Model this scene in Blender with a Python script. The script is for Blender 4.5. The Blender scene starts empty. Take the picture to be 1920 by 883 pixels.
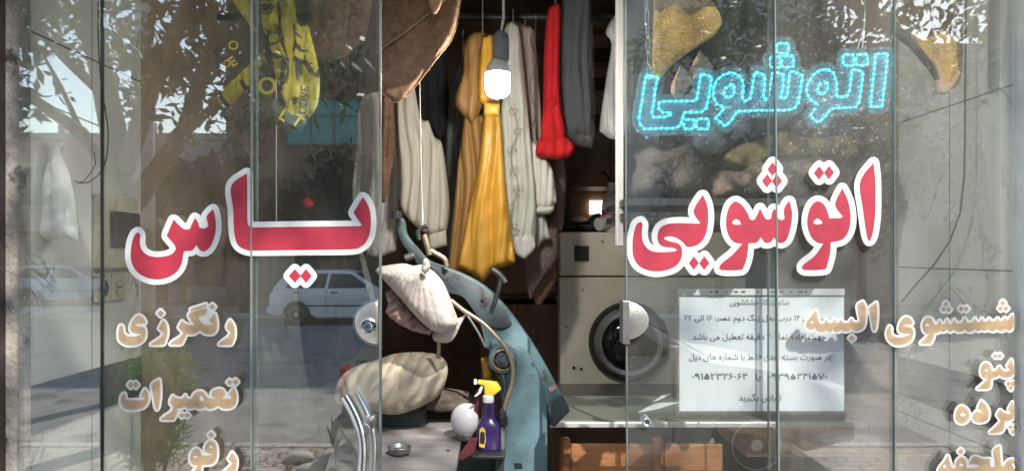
import bpy, bmesh, math, random, unicodedata
import numpy as np
import mathutils
from mathutils import Vector, Matrix
from mathutils.geometry import delaunay_2d_cdt
random.seed(7); rng = np.random.default_rng(7)
C = bpy.context.scene.collection
PI = math.pi
# ---------------------------------------------------------------- measures
CAMY, EYE, F, HZ = -1.7, 1.75, 1450.0, 475.0     # camera, eye height, focal length (photo px), horizon row

def P(px, py, y):
    """photo measure -> metres, for something standing y metres behind the shop window"""
    s = F / (y - CAMY)
    return Vector(((px - 960) / s, y, EYE - (py - HZ) / s))

def V(px, py, t):
    """something out in the street that is seen mirrored t metres down the line of sight"""
    s = F / t
    return Vector(((px - 960) / s, -(t + CAMY), EYE - (py - HZ) / s))

# ---------------------------------------------------------------- materials
def newmat(name):
    m = bpy.data.materials.new(name); m.use_nodes = True
    nt = m.node_tree; nt.nodes.clear()
    out = nt.nodes.new('ShaderNodeOutputMaterial')
    return m, nt, out

def N(nt, t, **kw):
    n = nt.nodes.new('ShaderNode' + t)
    for k, v in kw.items():
        if k in n.inputs: n.inputs[k].default_value = v
        else: setattr(n, k, v)
    return n

def L(nt, a, b): nt.links.new(a, b)

def c4(c): return (c[0], c[1], c[2], 1)

def noisefac(nt, scale, detail=4, lo=.35, hi=.65, stretch=None, distortion=0.0):
    tc = N(nt, 'TexCoord'); src = tc.outputs['Object']
    if stretch:
        mp = N(nt, 'Mapping'); mp.inputs['Scale'].default_value = stretch
        L(nt, src, mp.inputs[0]); src = mp.outputs[0]
    n = N(nt, 'TexNoise', Scale=scale, Detail=detail, Roughness=.6, Distortion=distortion)
    L(nt, src, n.inputs['Vector'])
    r = N(nt, 'MapRange'); r.inputs[1].default_value = lo; r.inputs[2].default_value = hi
    L(nt, n.outputs['Fac'], r.inputs[0])
    return r.outputs[0]

def mixc(nt, fac, a, b):
    m = N(nt, 'Mix', data_type='RGBA')
    if isinstance(fac, (int, float)): m.inputs[0].default_value = fac
    else: L(nt, fac, m.inputs[0])
    for i, c in ((6, a), (7, b)):
        if isinstance(c, tuple): m.inputs[i].default_value = c4(c)
        else: L(nt, c, m.inputs[i])
    return m.outputs[2]

def M(name, col, rough=.6, var=.2, scale=9, metal=0, bump=0, bscale=60, stretch=None, transl=0, second=None, lo=.35, hi=.65, spec=.5, stain=None):
    m, nt, out = newmat(name)
    f = noisefac(nt, scale, 5, lo, hi, stretch)
    a = second if second else tuple(c * (1 - var) for c in col)
    b = col if second else tuple(min(1, c * (1 + var)) for c in col)
    cc = mixc(nt, f, a, b)
    if stain:
        sf = noisefac(nt, stain[1], 6, stain[2], stain[2] + .06)
        cc = mixc(nt, sf, cc, stain[0])
    p = N(nt, 'BsdfPrincipled', Roughness=rough, Metallic=metal)
    p.inputs['Specular IOR Level'].default_value = spec
    L(nt, cc, p.inputs['Base Color'])
    if bump:
        bf = noisefac(nt, bscale, 4, .2, .8, stretch)
        bn = N(nt, 'Bump', Strength=bump, Distance=.01); L(nt, bf, bn.inputs['Height']); L(nt, bn.outputs[0], p.inputs['Normal'])
    sh = p.outputs[0]
    if transl:
        t = N(nt, 'BsdfTranslucent'); L(nt, cc, t.inputs[0])
        x = N(nt, 'MixShader'); x.inputs[0].default_value = transl
        L(nt, sh, x.inputs[1]); L(nt, t.outputs[0], x.inputs[2]); sh = x.outputs[0]
    L(nt, sh, out.inputs[0]); return m

def sheer(name, col, alpha=.5, rough=.4, scale=14, lo=.3, hi=.75, stretch=None, spec=.5, transl=.3):
    """clear plastic or thin cloth: see-through by a noise between alpha*.5 and alpha"""
    m, nt, out = newmat(name)
    f = noisefac(nt, scale, 5, lo, hi, stretch)
    mr = N(nt, 'MapRange'); mr.inputs[3].default_value = alpha * .45; mr.inputs[4].default_value = alpha
    L(nt, f, mr.inputs[0])
    p = N(nt, 'BsdfPrincipled', Roughness=rough); p.inputs['Base Color'].default_value = c4(col)
    p.inputs['Specular IOR Level'].default_value = spec
    bf = noisefac(nt, 45, 3, .2, .8, stretch)
    bn = N(nt, 'Bump', Strength=.5, Distance=.01); L(nt, bf, bn.inputs['Height']); L(nt, bn.outputs[0], p.inputs['Normal'])
    t = N(nt, 'BsdfTranslucent'); t.inputs[0].default_value = c4(col)
    x0 = N(nt, 'MixShader'); x0.inputs[0].default_value = transl; L(nt, p.outputs[0], x0.inputs[1]); L(nt, t.outputs[0], x0.inputs[2])
    tr = N(nt, 'BsdfTransparent')
    x = N(nt, 'MixShader'); L(nt, mr.outputs[0], x.inputs[0]); L(nt, tr.outputs[0], x.inputs[1]); L(nt, x0.outputs[0], x.inputs[2])
    L(nt, x.outputs[0], out.inputs[0]); return m

def emit(name, col, strength, sample=True):
    m, nt, out = newmat(name)
    e = N(nt, 'Emission', Strength=strength); e.inputs[0].default_value = c4(col)
    L(nt, e.outputs[0], out.inputs[0])
    if not sample: m.cycles.emission_sampling = 'NONE'
    return m

def glassmat(name, refl, dust, speck, tint=(.965, .985, .975)):
    m, nt, out = newmat(name)
    tr = N(nt, 'BsdfTransparent'); tr.inputs[0].default_value = c4(tint)
    gl = N(nt, 'BsdfGlossy', Roughness=0.0); gl.inputs[0].default_value = (1, .975, .93, 1)
    wf = noisefac(nt, 2.2, 1, 0, 1); wb = N(nt, 'Bump', Strength=.018, Distance=.012); L(nt, wf, wb.inputs['Height']); L(nt, wb.outputs[0], gl.inputs['Normal'])
    lw = N(nt, 'LayerWeight', Blend=.5)
    pw = N(nt, 'Math', operation='POWER'); pw.inputs[1].default_value = 4; L(nt, lw.outputs['Facing'], pw.inputs[0])
    ad = N(nt, 'Math', operation='MULTIPLY_ADD'); ad.inputs[1].default_value = .6; ad.inputs[2].default_value = refl+.04; L(nt, pw.outputs[0], ad.inputs[0])
    x = N(nt, 'MixShader'); L(nt, ad.outputs[0], x.inputs[0]); L(nt, tr.outputs[0], x.inputs[1]); L(nt, gl.outputs[0], x.inputs[2])
    df = N(nt, 'BsdfDiffuse'); df.inputs[0].default_value = (.8, .77, .71, 1)
    smear = noisefac(nt, 5, 7, .22, .85, (1, 1, .3), .8)
    sm = N(nt, 'Math', operation='MULTIPLY'); sm.inputs[1].default_value = dust; L(nt, smear, sm.inputs[0])
    big = noisefac(nt, 2.3, 3, .45, .7)
    sp = noisefac(nt, 210, 2, speck, speck + .03)
    sp2 = N(nt, 'Math', operation='MULTIPLY'); L(nt, sp, sp2.inputs[0]); L(nt, big, sp2.inputs[1])
    sp3 = N(nt, 'Math', operation='MULTIPLY_ADD'); sp3.inputs[1].default_value = .6; L(nt, sp2.outputs[0], sp3.inputs[0]); L(nt, sm.outputs[0], sp3.inputs[2])
    x2 = N(nt, 'MixShader'); L(nt, sp3.outputs[0], x2.inputs[0]); L(nt, x.outputs[0], x2.inputs[1]); L(nt, df.outputs[0], x2.inputs[2])
    L(nt, x2.outputs[0], out.inputs[0]); return m

def stone(name, c1, c2, vein, joints=True, bw=.42, bh=.30):
    """polished stone cladding with veins and tile joints, for walls that run along y"""
    m, nt, out = newmat(name)
    f = noisefac(nt, 3.2, 6, .3, .7)
    cc = mixc(nt, f, c1, c2)
    tc = N(nt, 'TexCoord')
    n = N(nt, 'TexNoise', Scale=2.6, Detail=7, Roughness=.62, Distortion=1.6); L(nt, tc.outputs['Object'], n.inputs['Vector'])
    a = N(nt, 'Math', operation='SUBTRACT'); a.inputs[1].default_value = .5; L(nt, n.outputs['Fac'], a.inputs[0])
    b = N(nt, 'Math', operation='ABSOLUTE'); L(nt, a.outputs[0], b.inputs[0])
    r = N(nt, 'MapRange'); r.inputs[1].default_value = 0; r.inputs[2].default_value = .02; r.inputs[3].default_value = .9; r.inputs[4].default_value = 0
    L(nt, b.outputs[0], r.inputs[0])
    br = noisefac(nt, 4, 3, .5, .66)
    mm = N(nt, 'Math', operation='MULTIPLY'); L(nt, r.outputs[0], mm.inputs[0]); L(nt, br, mm.inputs[1])
    cc = mixc(nt, mm.outputs[0], cc, vein)
    if joints:
        sx = N(nt, 'SeparateXYZ'); L(nt, tc.outputs['Object'], sx.inputs[0])
        cb = N(nt, 'CombineXYZ'); L(nt, sx.outputs[1], cb.inputs[0]); L(nt, sx.outputs[2], cb.inputs[1])
        bk = N(nt, 'TexBrick', Scale=1.0); bk.offset = 0; L(nt, cb.outputs[0], bk.inputs['Vector'])
        bk.inputs['Brick Width'].default_value = bw; bk.inputs['Row Height'].default_value = bh; bk.inputs['Mortar Size'].default_value = .0022
        cc = mixc(nt, bk.outputs['Fac'], cc, tuple(v * .75 for v in vein))
    p = N(nt, 'BsdfPrincipled', Roughness=.35); L(nt, cc, p.inputs['Base Color'])
    L(nt, p.outputs[0], out.inputs[0]); return m

def tiled(name, c1, c2, mortar, bw, bh, ms, rough=.85, axes=(0, 1), offset=.5, bump=.4):
    m, nt, out = newmat(name)
    tc = N(nt, 'TexCoord'); sx = N(nt, 'SeparateXYZ'); L(nt, tc.outputs['Object'], sx.inputs[0])
    cb = N(nt, 'CombineXYZ'); L(nt, sx.outputs[axes[0]], cb.inputs[0]); L(nt, sx.outputs[axes[1]], cb.inputs[1])
    wn = N(nt, 'TexNoise', Scale=3, Detail=3); L(nt, cb.outputs[0], wn.inputs['Vector'])
    va = N(nt, 'VectorMath', operation='SCALE'); va.inputs['Scale'].default_value = bh * .25; L(nt, wn.outputs['Color'], va.inputs[0])
    vb = N(nt, 'VectorMath', operation='ADD'); L(nt, cb.outputs[0], vb.inputs[0]); L(nt, va.outputs[0], vb.inputs[1])
    bk = N(nt, 'TexBrick', Scale=1.0); bk.offset = offset; L(nt, vb.outputs[0], bk.inputs['Vector'])
    bk.inputs['Color1'].default_value = c4(c1); bk.inputs['Color2'].default_value = c4(c2); bk.inputs['Mortar'].default_value = c4(mortar)
    bk.inputs['Brick Width'].default_value = bw; bk.inputs['Row Height'].default_value = bh; bk.inputs['Mortar Size'].default_value = ms
    f = noisefac(nt, 2.5, 6, .3, .75)
    cc = mixc(nt, f, bk.outputs['Color'], tuple(v * .7 for v in c1))
    p = N(nt, 'BsdfPrincipled', Roughness=rough); L(nt, cc, p.inputs['Base Color'])
    bn = N(nt, 'Bump', Strength=bump, Distance=.01); bn.invert = True; L(nt, bk.outputs['Fac'], bn.inputs['Height']); L(nt, bn.outputs[0], p.inputs['Normal'])
    L(nt, p.outputs[0], out.inputs[0]); return m

MAT = {}
def mat(k): return MAT[k]

# ---------------------------------------------------------------- mesh helpers
def link(name, verts, faces, m, parent=None, smooth=False):
    me = bpy.data.meshes.new(name)
    me.from_pydata([tuple(v) for v in verts], [], [tuple(f) for f in faces]); me.update()
    if isinstance(m, str): m = MAT[m]
    me.materials.append(m)
    o = bpy.data.objects.new(name, me); C.objects.link(o)
    if parent: o.parent = parent
    if smooth: me.shade_smooth()
    return o

class MB:
    """collects pieces of ONE part"""
    def __init__(s): s.v = []; s.f = []
    def add(s, v, f):
        k = len(s.v); s.v += [Vector(p) for p in v]; s.f += [tuple(i + k for i in q) for q in f]; return s
    def box(s, a, b):
        (x0, y0, z0), (x1, y1, z1) = a, b
        x0, x1 = min(x0, x1), max(x0, x1); y0, y1 = min(y0, y1), max(y0, y1); z0, z1 = min(z0, z1), max(z0, z1)
        v = [(x0,y0,z0),(x1,y0,z0),(x1,y1,z0),(x0,y1,z0),(x0,y0,z1),(x1,y0,z1),(x1,y1,z1),(x0,y1,z1)]
        return s.add(v, [(0,3,2,1),(4,5,6,7),(0,1,5,4),(1,2,6,5),(2,3,7,6),(3,0,4,7)])
    def tube(s, pts, r, n=8, closed=False):
        pts = [Vector(p) for p in pts]; k = len(pts)
        rs = r if isinstance(r, (list, tuple)) else [r] * k
        v = []; f = []; up = None
        for i, p in enumerate(pts):
            if closed: d = pts[(i+1) % k] - pts[i-1]
            else: d = pts[min(i+1, k-1)] - pts[max(i-1, 0)]
            if d.length < 1e-9: d = Vector((0, 0, 1))
            d.normalize()
            if up is None:
                up = Vector((0, 0, 1)) if abs(d.z) < .9 else Vector((1, 0, 0))
            a = d.cross(up)
            if a.length < 1e-5: a = d.cross(Vector((0, 1, 0)))
            a.normalize(); b = a.cross(d); up = b
            for j in range(n):
                t = 2 * PI * j / n
                v.append(p + (a * math.cos(t) + b * math.sin(t)) * rs[i])
        for i in range(k if closed else k - 1):
            for j in range(n):
                i2 = (i + 1) % k
                f.append((i*n+j, i*n+(j+1) % n, i2*n+(j+1) % n, i2*n+j))
        if not closed:
            f.append(tuple(range(n))[::-1]); f.append(tuple((k-1)*n+j for j in range(n)))
        return s.add(v, f)
    def lathe(s, c, prof, n=24, axis='z'):
        """prof: (radius, along axis)"""
        c = Vector(c); v = []; f = []
        for r, h in prof:
            for j in range(n):
                t = 2*PI*j/n; a, b = max(r, 1e-5)*math.cos(t), max(r, 1e-5)*math.sin(t)
                v.append(c + (Vector((a, b, h)) if axis == 'z' else Vector((a, h, b)) if axis == 'y' else Vector((h, a, b))))
        k = len(prof)
        for i in range(k-1):
            for j in range(n): f.append((i*n+j, i*n+(j+1) % n, (i+1)*n+(j+1) % n, (i+1)*n+j))
        f.append(tuple(range(n))[::-1]); f.append(tuple((k-1)*n+j for j in range(n)))
        return s.add(v, f)
    def prism(s, poly3, off):
        """flat polygon (3D points) pushed along off"""
        n = len(poly3); off = Vector(off)
        v = [Vector(p) for p in poly3] + [Vector(p) + off for p in poly3]
        f = [tuple(range(n)), tuple(range(2*n-1, n-1, -1))] + [(i, n+i, n+(i+1) % n, (i+1) % n) for i in range(n)]
        return s.add(v, f)
    def make(s, name, m, parent=None, smooth=False, bevel=0, seg=2):
        me = bpy.data.meshes.new(name); me.from_pydata([tuple(p) for p in s.v], [], s.f); me.update()
        bm = bmesh.new(); bm.from_mesh(me)
        bmesh.ops.recalc_face_normals(bm, faces=bm.faces)
        if bevel:
            ed = [e for e in bm.edges if len(e.link_faces) == 2 and e.calc_face_angle(0) > .5]
            bmesh.ops.bevel(bm, geom=ed, offset=bevel, segments=seg, affect='EDGES', profile=.5, clamp_overlap=True)
        bm.to_mesh(me); bm.free()
        if isinstance(m, str): m = MAT[m]
        me.materials.append(m)
        o = bpy.data.objects.new(name, me); C.objects.link(o)
        if parent: o.parent = parent
        if smooth:
            me.shade_smooth()
            if bevel or smooth == 'auto': me.set_sharp_from_angle(angle=.7)
        return o

def smooth_poly(pts, n=5, corner=62, closed=True):
    """Catmull-Rom through the points, keeping sharp corners"""
    pts = [np.array(p[:2], float) for p in pts]; k = len(pts)
    cs = []
    for i in range(k):
        a = pts[i] - pts[i-1]; b = pts[(i+1) % k] - pts[i]
        ang = abs(math.degrees(math.atan2(a[0]*b[1]-a[1]*b[0], a.dot(b))))
        cs.append(ang > corner or (not closed and i in (0, k-1)))
    out = []
    for i in range(k if closed else k-1):
        p1, p2 = pts[i], pts[(i+1) % k]
        p0 = pts[i-1] if not cs[i] else 2*p1-p2 if False else p1
        p3 = pts[(i+2) % k] if not cs[(i+1) % k] else p2
        d = np.linalg.norm(p2-p1); m = max(1, min(n, int(d/3)+1))
        for j in range(m):
            t = j/m
            out.append(.5*((2*p1)+(-p0+p2)*t+(2*p0-5*p1+4*p2-p3)*t*t+(-p0+3*p1-3*p2+p3)*t**3))
    if not closed: out.append(pts[-1])
    return [tuple(p) for p in out]

def union(polys):
    vs, fs = [], []
    for p in polys:
        k = len(vs); vs += [Vector(q) for q in p]
        a = sum(p[i-1][0]*p[i][1]-p[i][0]*p[i-1][1] for i in range(len(p)))
        ids = list(range(k, k+len(p)))
        fs.append(ids if a > 0 else ids[::-1])
    r = delaunay_2d_cdt(vs, [], fs, 1, 1e-5)
    return r[0], r[2]

def stroke(poly, r, closed=True, n=12):
    out = []; k = len(poly)
    for i in range(k if closed else k-1):
        a = np.array(poly[i]); b = np.array(poly[(i+1) % k]); d = b-a; l = np.linalg.norm(d)
        if l < 1e-6: continue
        q = np.array((-d[1], d[0]))/l*r
        out.append([tuple(a+q), tuple(a-q), tuple(b-q), tuple(b+q)])
    for p in poly:
        out.append([(p[0]+r*math.cos(2*PI*(j+.37)/n), p[1]+r*math.sin(2*PI*(j+.37)/n)) for j in range(n)])
    return out

def resample(poly, h, closed=True):
    pts = [np.array(p) for p in poly] + ([np.array(poly[0])] if closed else [])
    seg = [np.linalg.norm(pts[i+1]-pts[i]) for i in range(len(pts)-1)]
    tot = sum(seg); n = max(4, int(round(tot/h))); out = []
    acc = np.concatenate([[0], np.cumsum(seg)])
    for j in range(n):
        t = tot*j/n; i = min(len(seg)-1, int(np.searchsorted(acc, t, 'right'))-1)
        out.append(tuple(pts[i]+(pts[i+1]-pts[i])*((t-acc[i])/max(seg[i], 1e-9))))
    return out

def wob(seed):
    r = np.random.default_rng(seed); a = r.uniform(0, 6.28, 6); fx = r.uniform(.5, 1.6, 6)
    return lambda x, z, s: sum(math.sin(x*s*fx[i]*math.cos(i)+z*s*fx[i]*math.sin(i*1.7)+a[i]) for i in range(6))/3

def puff(name, px, y, m, parent=None, depth=.03, back=None, R=None, h=6, fold=None, smoothp=True, tilt=0, crease=0, cs=.08):
    """a soft thing: outline measured at its own distance y, swelling `depth` metres towards the street and `back` behind;
    fold(x, z) adds folds in metres"""
    poly = smooth_poly(px, 4) if smoothp else [tuple(p) for p in px]
    poly = resample(poly, h)
    A = np.array(poly)
    x0, x1, z0, z1 = A[:, 0].min(), A[:, 0].max(), A[:, 1].min(), A[:, 1].max()
    gx, gz = np.meshgrid(np.arange(x0, x1, h), np.arange(z0, z1, h)); gx = gx.astype(float); gx[1::2] += h/2
    G = np.stack([gx.ravel(), gz.ravel()], 1)
    B = np.roll(A, -1, 0)
    def dist(Pt):
        d = B-A; t = np.clip(((Pt[:, None]-A)*d).sum(2)/np.maximum((d*d).sum(1), 1e-9), 0, 1)
        return np.linalg.norm(Pt[:, None]-(A+t[..., None]*d), axis=2).min(1)
    ins = np.zeros(len(G), bool)
    for a, b in zip(A, B):
        c = ((a[1] > G[:, 1]) != (b[1] > G[:, 1]))
        with np.errstate(divide='ignore', invalid='ignore'):
            ins ^= c & (G[:, 0] < (b[0]-a[0])*(G[:, 1]-a[1])/(b[1]-a[1])+a[0])
    G = G[ins]; dg = np.concatenate([dist(G[i:i+600]) for i in range(0, len(G), 600)]) if len(G) else np.zeros(0); k = dg > h*.55; G = G[k]; dg = dg[k]
    n = len(poly); allp = [Vector(p) for p in poly]+[Vector(p) for p in G]
    r = delaunay_2d_cdt(allp, [], [list(range(n))], 1, 1e-5)
    pv, fs, orig = r[0], r[2], r[3]
    PV_ = np.array([[p[0], p[1]] for p in pv]); dd = np.concatenate([dist(PV_[i:i+600]) for i in range(0, len(PV_), 600)])
    R = R or max(dd.max()*.75, 1)
    s = F/(y-CAMY); w = wob(len(name)*7+n); zb = z1
    back = depth if back is None else back
    fr, bk, onb = [], [], []
    for p, d in zip(pv, dd):
        q = min(1, d/R); g = math.sqrt(max(0, 1-(1-q)**2)); e = min(1, d/(h*1.5))
        X, Z = (p[0]-960)/s, EYE-(p[1]-HZ)/s
        ff = fold(p[0], p[1]) if fold else 0
        if crease: ff += crease*w(p[0], p[1], cs)
        ed = ff*.7 + tilt*(zb-p[1])/s
        fr.append(Vector((X, y-depth*g+ed+ff*.3*e-.0015, Z))); bk.append(Vector((X, y+back*g+ed+.0015, Z)))
        onb.append(d < 1e-3)
    v = fr+bk; k = len(fr); f = []
    ec = {}
    for t in fs:
        f.append(tuple(t)); f.append(tuple(i+k for i in t[::-1]))
        for i in range(len(t)):
            e = (t[i], t[(i+1) % len(t)]); ec[e] = 1
    for (a, b) in list(ec):
        if (b, a) not in ec: f.append((a, a+k, b+k, b))
    mb = MB().add(v, f)
    return mb.make(name, m, parent, smooth=True)

def plate(name, px, y0, y1, m, parent=None, bevel=.002, smoothp=True, smooth='auto', corner=62):
    poly = smooth_poly(px, 5, corner) if smoothp else px
    a = [P(p[0], p[1], y0) for p in poly]
    return MB().prism(a, (0, y1-y0, 0)).make(name, m, parent, smooth=smooth, bevel=bevel)

def vf(amp, wl, wav=0.0, ph=0.0):
    """hanging folds"""
    def f(x, z):
        u = x+wav*math.sin(z/70.0+ph)+2.2*math.sin(z/31.0+x*.05)
        a = abs(math.sin(PI*u/wl+ph)); b = abs(math.sin(PI*(u*.93+z*.06)/(wl*.41)+ph*2))
        return amp*(.6-1.25*a**.8)+amp*.35*(.5-b)*(.5+.5*math.sin(z/45.0+x/9.0))
    return f

def radf(cx, cz, amp, k):
    def f(x, z):
        t = math.atan2(z-cz, x-cx); r_ = math.hypot(x-cx, z-cz)
        a = abs(math.sin(k*t+.5*math.sin(t*7))); b = abs(math.sin(k*2.3*t+r_*.02))
        return amp*((.5-a**.7)*math.exp(-r_/75)*1.5+.35*(.5-b)*min(1, r_/40)*math.exp(-r_/160))
    return f

def thing(name, label, cat, group=None, loc=None):
    o = bpy.data.objects.new(name, None); C.objects.link(o); o.empty_display_size = .1
    tag(o, label, cat, group)
    if loc: o.location = loc
    return o

def tag(o, label, cat, group=None, kind=None):
    if label: o['label'] = label
    if cat: o['category'] = cat
    if group: o['group'] = group
    if kind: o['kind'] = kind
    return o

def struct(o): o['kind'] = 'structure'; return o

def rects(a): return [(a[0], a[1]), (a[2], a[1]), (a[2], a[3]), (a[0], a[3])]

# ---------------------------------------------------------------- material set
MAT['glass'] = glassmat('window glass', .145, .032, .69)
MAT['glass_dusty'] = glassmat('dusty window glass', .125, .092, .675)
MAT['edge'] = M('glass edge', (.15, .18, .17), .25, .1, 20)
MAT['white_vinyl'] = M('white vinyl', (.50, .51, .50), .45, .09, 22, stain=((.40, .38, .34), 60, .70))
MAT['red_vinyl'] = M('red vinyl', (.30, .019, .038), .45, .13, 14, stain=((.36, .09, .10), 70, .69))
MAT['tan_vinyl'] = M('tan vinyl', (.32, .225, .135), .45, .16, 40)
MAT['rim_vinyl'] = M('faded vinyl rim', (.46, .385, .30), .45, .08, 40)
MAT['acrylic'] = sheer('clear acrylic', (.13, .33, .40), .66, .15, 6, .2, .8)
MAT['acrylic_glow'] = sheer('acrylic tinted for led glow', (.03, .30, .44), .8, .25, 6, .2, .8)  # blue tint paints the glow of the LEDs
MAT['led'] = emit('cyan led', (.0, .36, .80), 3.0)
MAT['led_bright'] = emit('bright cyan led', (.06, .85, 1.0), 7.0)
MAT['bulb'] = emit('bulb dome', (1.0, .95, .87), 135)
MAT['chrome'] = M('chrome', (.82, .82, .84), .09, .05, 10, 1)
MAT['steel'] = M('brushed steel', (.68, .64, .58), .33, .1, 60, 1, .05, 200, stain=((.35, .18, .08), 22, .66))
MAT['dull_metal'] = M('dull metal', (.30, .30, .30), .4, .2, 30, .9)
MAT['aluminium'] = M('aluminium', (.72, .72, .70), .4, .12, 20, .5, stretch=(6, 1, 1))
MAT['left_stone'] = stone('pale stone cladding', (.58, .57, .53), (.70, .68, .63), (.10, .10, .10), True, .55, .9)
MAT['right_stone'] = stone('grey stone cladding', (.66, .64, .60), (.78, .755, .70), (.06, .06, .06), True, .36, .42)
MAT['dark_stone'] = M('dark stone', (.055, .055, .058), .3, .3, 6)
MAT['plaster'] = M('weathered plaster', (.34, .31, .27), .9, .35, 11, bump=.6, bscale=50, stain=((.07, .06, .05), 8, .57))
MAT['brown_frame'] = M('dark brown frame', (.045, .032, .028), .5, .3, 20)
MAT['white_frame'] = M('white painted frame', (.75, .73, .70), .5, .08, 15)
MAT['inner_wall'] = M('dingy wall', (.34, .255, .185), .9, .35, 3, bump=.3)
MAT['inner_floor'] = M('shop floor', (.12, .10, .085), .7, .3, 5)
MAT['ceiling'] = M('dark ceiling', (.2, .15, .11), .9, .3, 3)
MAT['beige_plastic'] = M('yellowed plastic', (.46, .42, .31), .45, .12, 18)
MAT['black_plastic'] = M('black plastic', (.02, .02, .022), .35, .3, 20)
MAT['smoked'] = M('smoked cover', (.045, .035, .03), .15, .4, 8)
MAT['bag_plastic'] = sheer('thin clear plastic', (.90, .91, .90), .98, .18, 16, lo=.12, hi=.6, stretch=(1, 1, .4))
MAT['bag_thin'] = sheer('clear garment film', (.55, .57, .58), .20, .06, 22, stretch=(1.5, 1, .3))
MAT['voile'] = sheer('sheer white voile', (.62, .62, .57), .22, .8, 16, stretch=(1.5, 1, .3))
MAT['bag_yellow'] = sheer('clear bag of yellow bedding', (.74, .66, .42), .62, .2, 12)
MAT['blue_cloth'] = M('blue cloth', (.035, .085, .13), .9, .3, 20)
def printed(name, col, ink, scale, width):
    m, nt, out = newmat(name)
    tc = N(nt, 'TexCoord'); mp = N(nt, 'Mapping'); mp.inputs['Scale'].default_value = (1, .02, .8); mp.inputs['Rotation'].default_value = (0, .5, 0); L(nt, tc.outputs['Object'], mp.inputs[0])
    vo = N(nt, 'TexVoronoi', Scale=scale); vo.feature = 'DISTANCE_TO_EDGE'; L(nt, mp.outputs[0], vo.inputs['Vector'])
    r = N(nt, 'MapRange'); r.inputs[1].default_value = width; r.inputs[2].default_value = width*1.25; r.inputs[3].default_value = 1; r.inputs[4].default_value = 0; L(nt, vo.outputs['Distance'], r.inputs[0])
    br = noisefac(nt, 17, 2, .45, .52)
    mm = N(nt, 'Math', operation='MULTIPLY'); L(nt, r.outputs[0], mm.inputs[0]); L(nt, br, mm.inputs[1])
    cc = mixc(nt, noisefac(nt, 12, 4), tuple(c*.75 for c in col), col)
    cc = mixc(nt, mm.outputs[0], cc, ink)
    p = N(nt, 'BsdfPrincipled', Roughness=.55); L(nt, cc, p.inputs['Base Color'])
    t = N(nt, 'BsdfTranslucent'); L(nt, cc, t.inputs[0]); x = N(nt, 'MixShader'); x.inputs[0].default_value = .3
    L(nt, p.outputs[0], x.inputs[1]); L(nt, t.outputs[0], x.inputs[2]); L(nt, x.outputs[0], out.inputs[0]); return m
MAT['silk_print'] = printed('printed yellow silk', (.74, .60, .05), (.06, .055, .045), 21, .075)
MAT['yellow_silk'] = M('yellow silk', (.78, .62, .04), .5, .14, 20, transl=.35, bump=.1)
MAT['grey_sheer'] = sheer('grey sheer silk', (.16, .15, .12), .97, .6, 20)
MAT['silk_ink'] = M('dark ink', (.07, .06, .05), .6, .2, 20)
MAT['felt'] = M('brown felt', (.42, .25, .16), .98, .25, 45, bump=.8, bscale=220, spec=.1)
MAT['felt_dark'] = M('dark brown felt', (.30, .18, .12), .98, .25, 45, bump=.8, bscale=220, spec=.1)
MAT['felt_edge'] = M('felt piping', (.46, .27, .16), .9, .1, 30)
MAT['fuzzy_gold'] = M('ochre plush', (.68, .43, .15), .98, .22, 40, bump=.8, bscale=180, spec=.1)
MAT['fuzzy_pink'] = M('pinkish lining', (.55, .36, .27), .9, .15, 30)
MAT['gold_satin'] = M('gold satin', (.62, .33, .045), .42, .14, 8, transl=.15, stretch=(3, 3, .4))
MAT['gold_dim'] = M('amber chiffon', (.33, .18, .055), .6, .18, 8, transl=.2, stretch=(3, 3, .4))
MAT['gold_bright'] = M('gold sash', (.70, .45, .08), .4, .1, 20)
MAT['cream_cloth'] = M('cream cotton', (.70, .66, .55), .9, .12, 10, transl=.2, stretch=(4, 4, .5), bump=.1)
MAT['pale_cloth'] = M('pale sage voile', (.66, .67, .60), .8, .1, 12, transl=.3, stretch=(4, 4, .5))
MAT['thread'] = M('embroidery thread', (.30, .27, .19), .7, .1, 20)
MAT['rose_cloth'] = M('dusty rose voile', (.54, .44, .40), .8, .12, 12, transl=.3, stretch=(4, 4, .5))
MAT['white_cloth'] = M('white cotton', (.78, .76, .70), .85, .1, 14, transl=.2)
MAT['black_cloth'] = M('black cloth', (.012, .012, .014), .9, .3, 10)
MAT['navy_cloth'] = M('navy cloth', (.035, .042, .055), .7, .3, 10)
MAT['slate_sheer'] = sheer('slate garment film', (.32, .36, .38), .75, .4, 10, stretch=(3, 3, .4))
MAT['red_cloth'] = M('bright red cloth', (.55, .012, .016), .95, .15, 14, transl=.1)
MAT['wine_cloth'] = M('wine red cloth', (.18, .03, .045), .8, .25, 8)
MAT['knit'] = M('speckled brown knit', (.20, .145, .125), .98, .3, 120, bump=.6, bscale=150)
MAT['mauve'] = M('mauve satin', (.30, .22, .21), .4, .2, 12)
MAT['press_cloth'] = M('unbleached press cloth', (.62, .55, .48), .85, .14, 18, bump=.5, bscale=34)
MAT['buck_cloth'] = M('cream buck cloth', (.60, .53, .41), .8, .12, 14, bump=.2, bscale=30)
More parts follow.
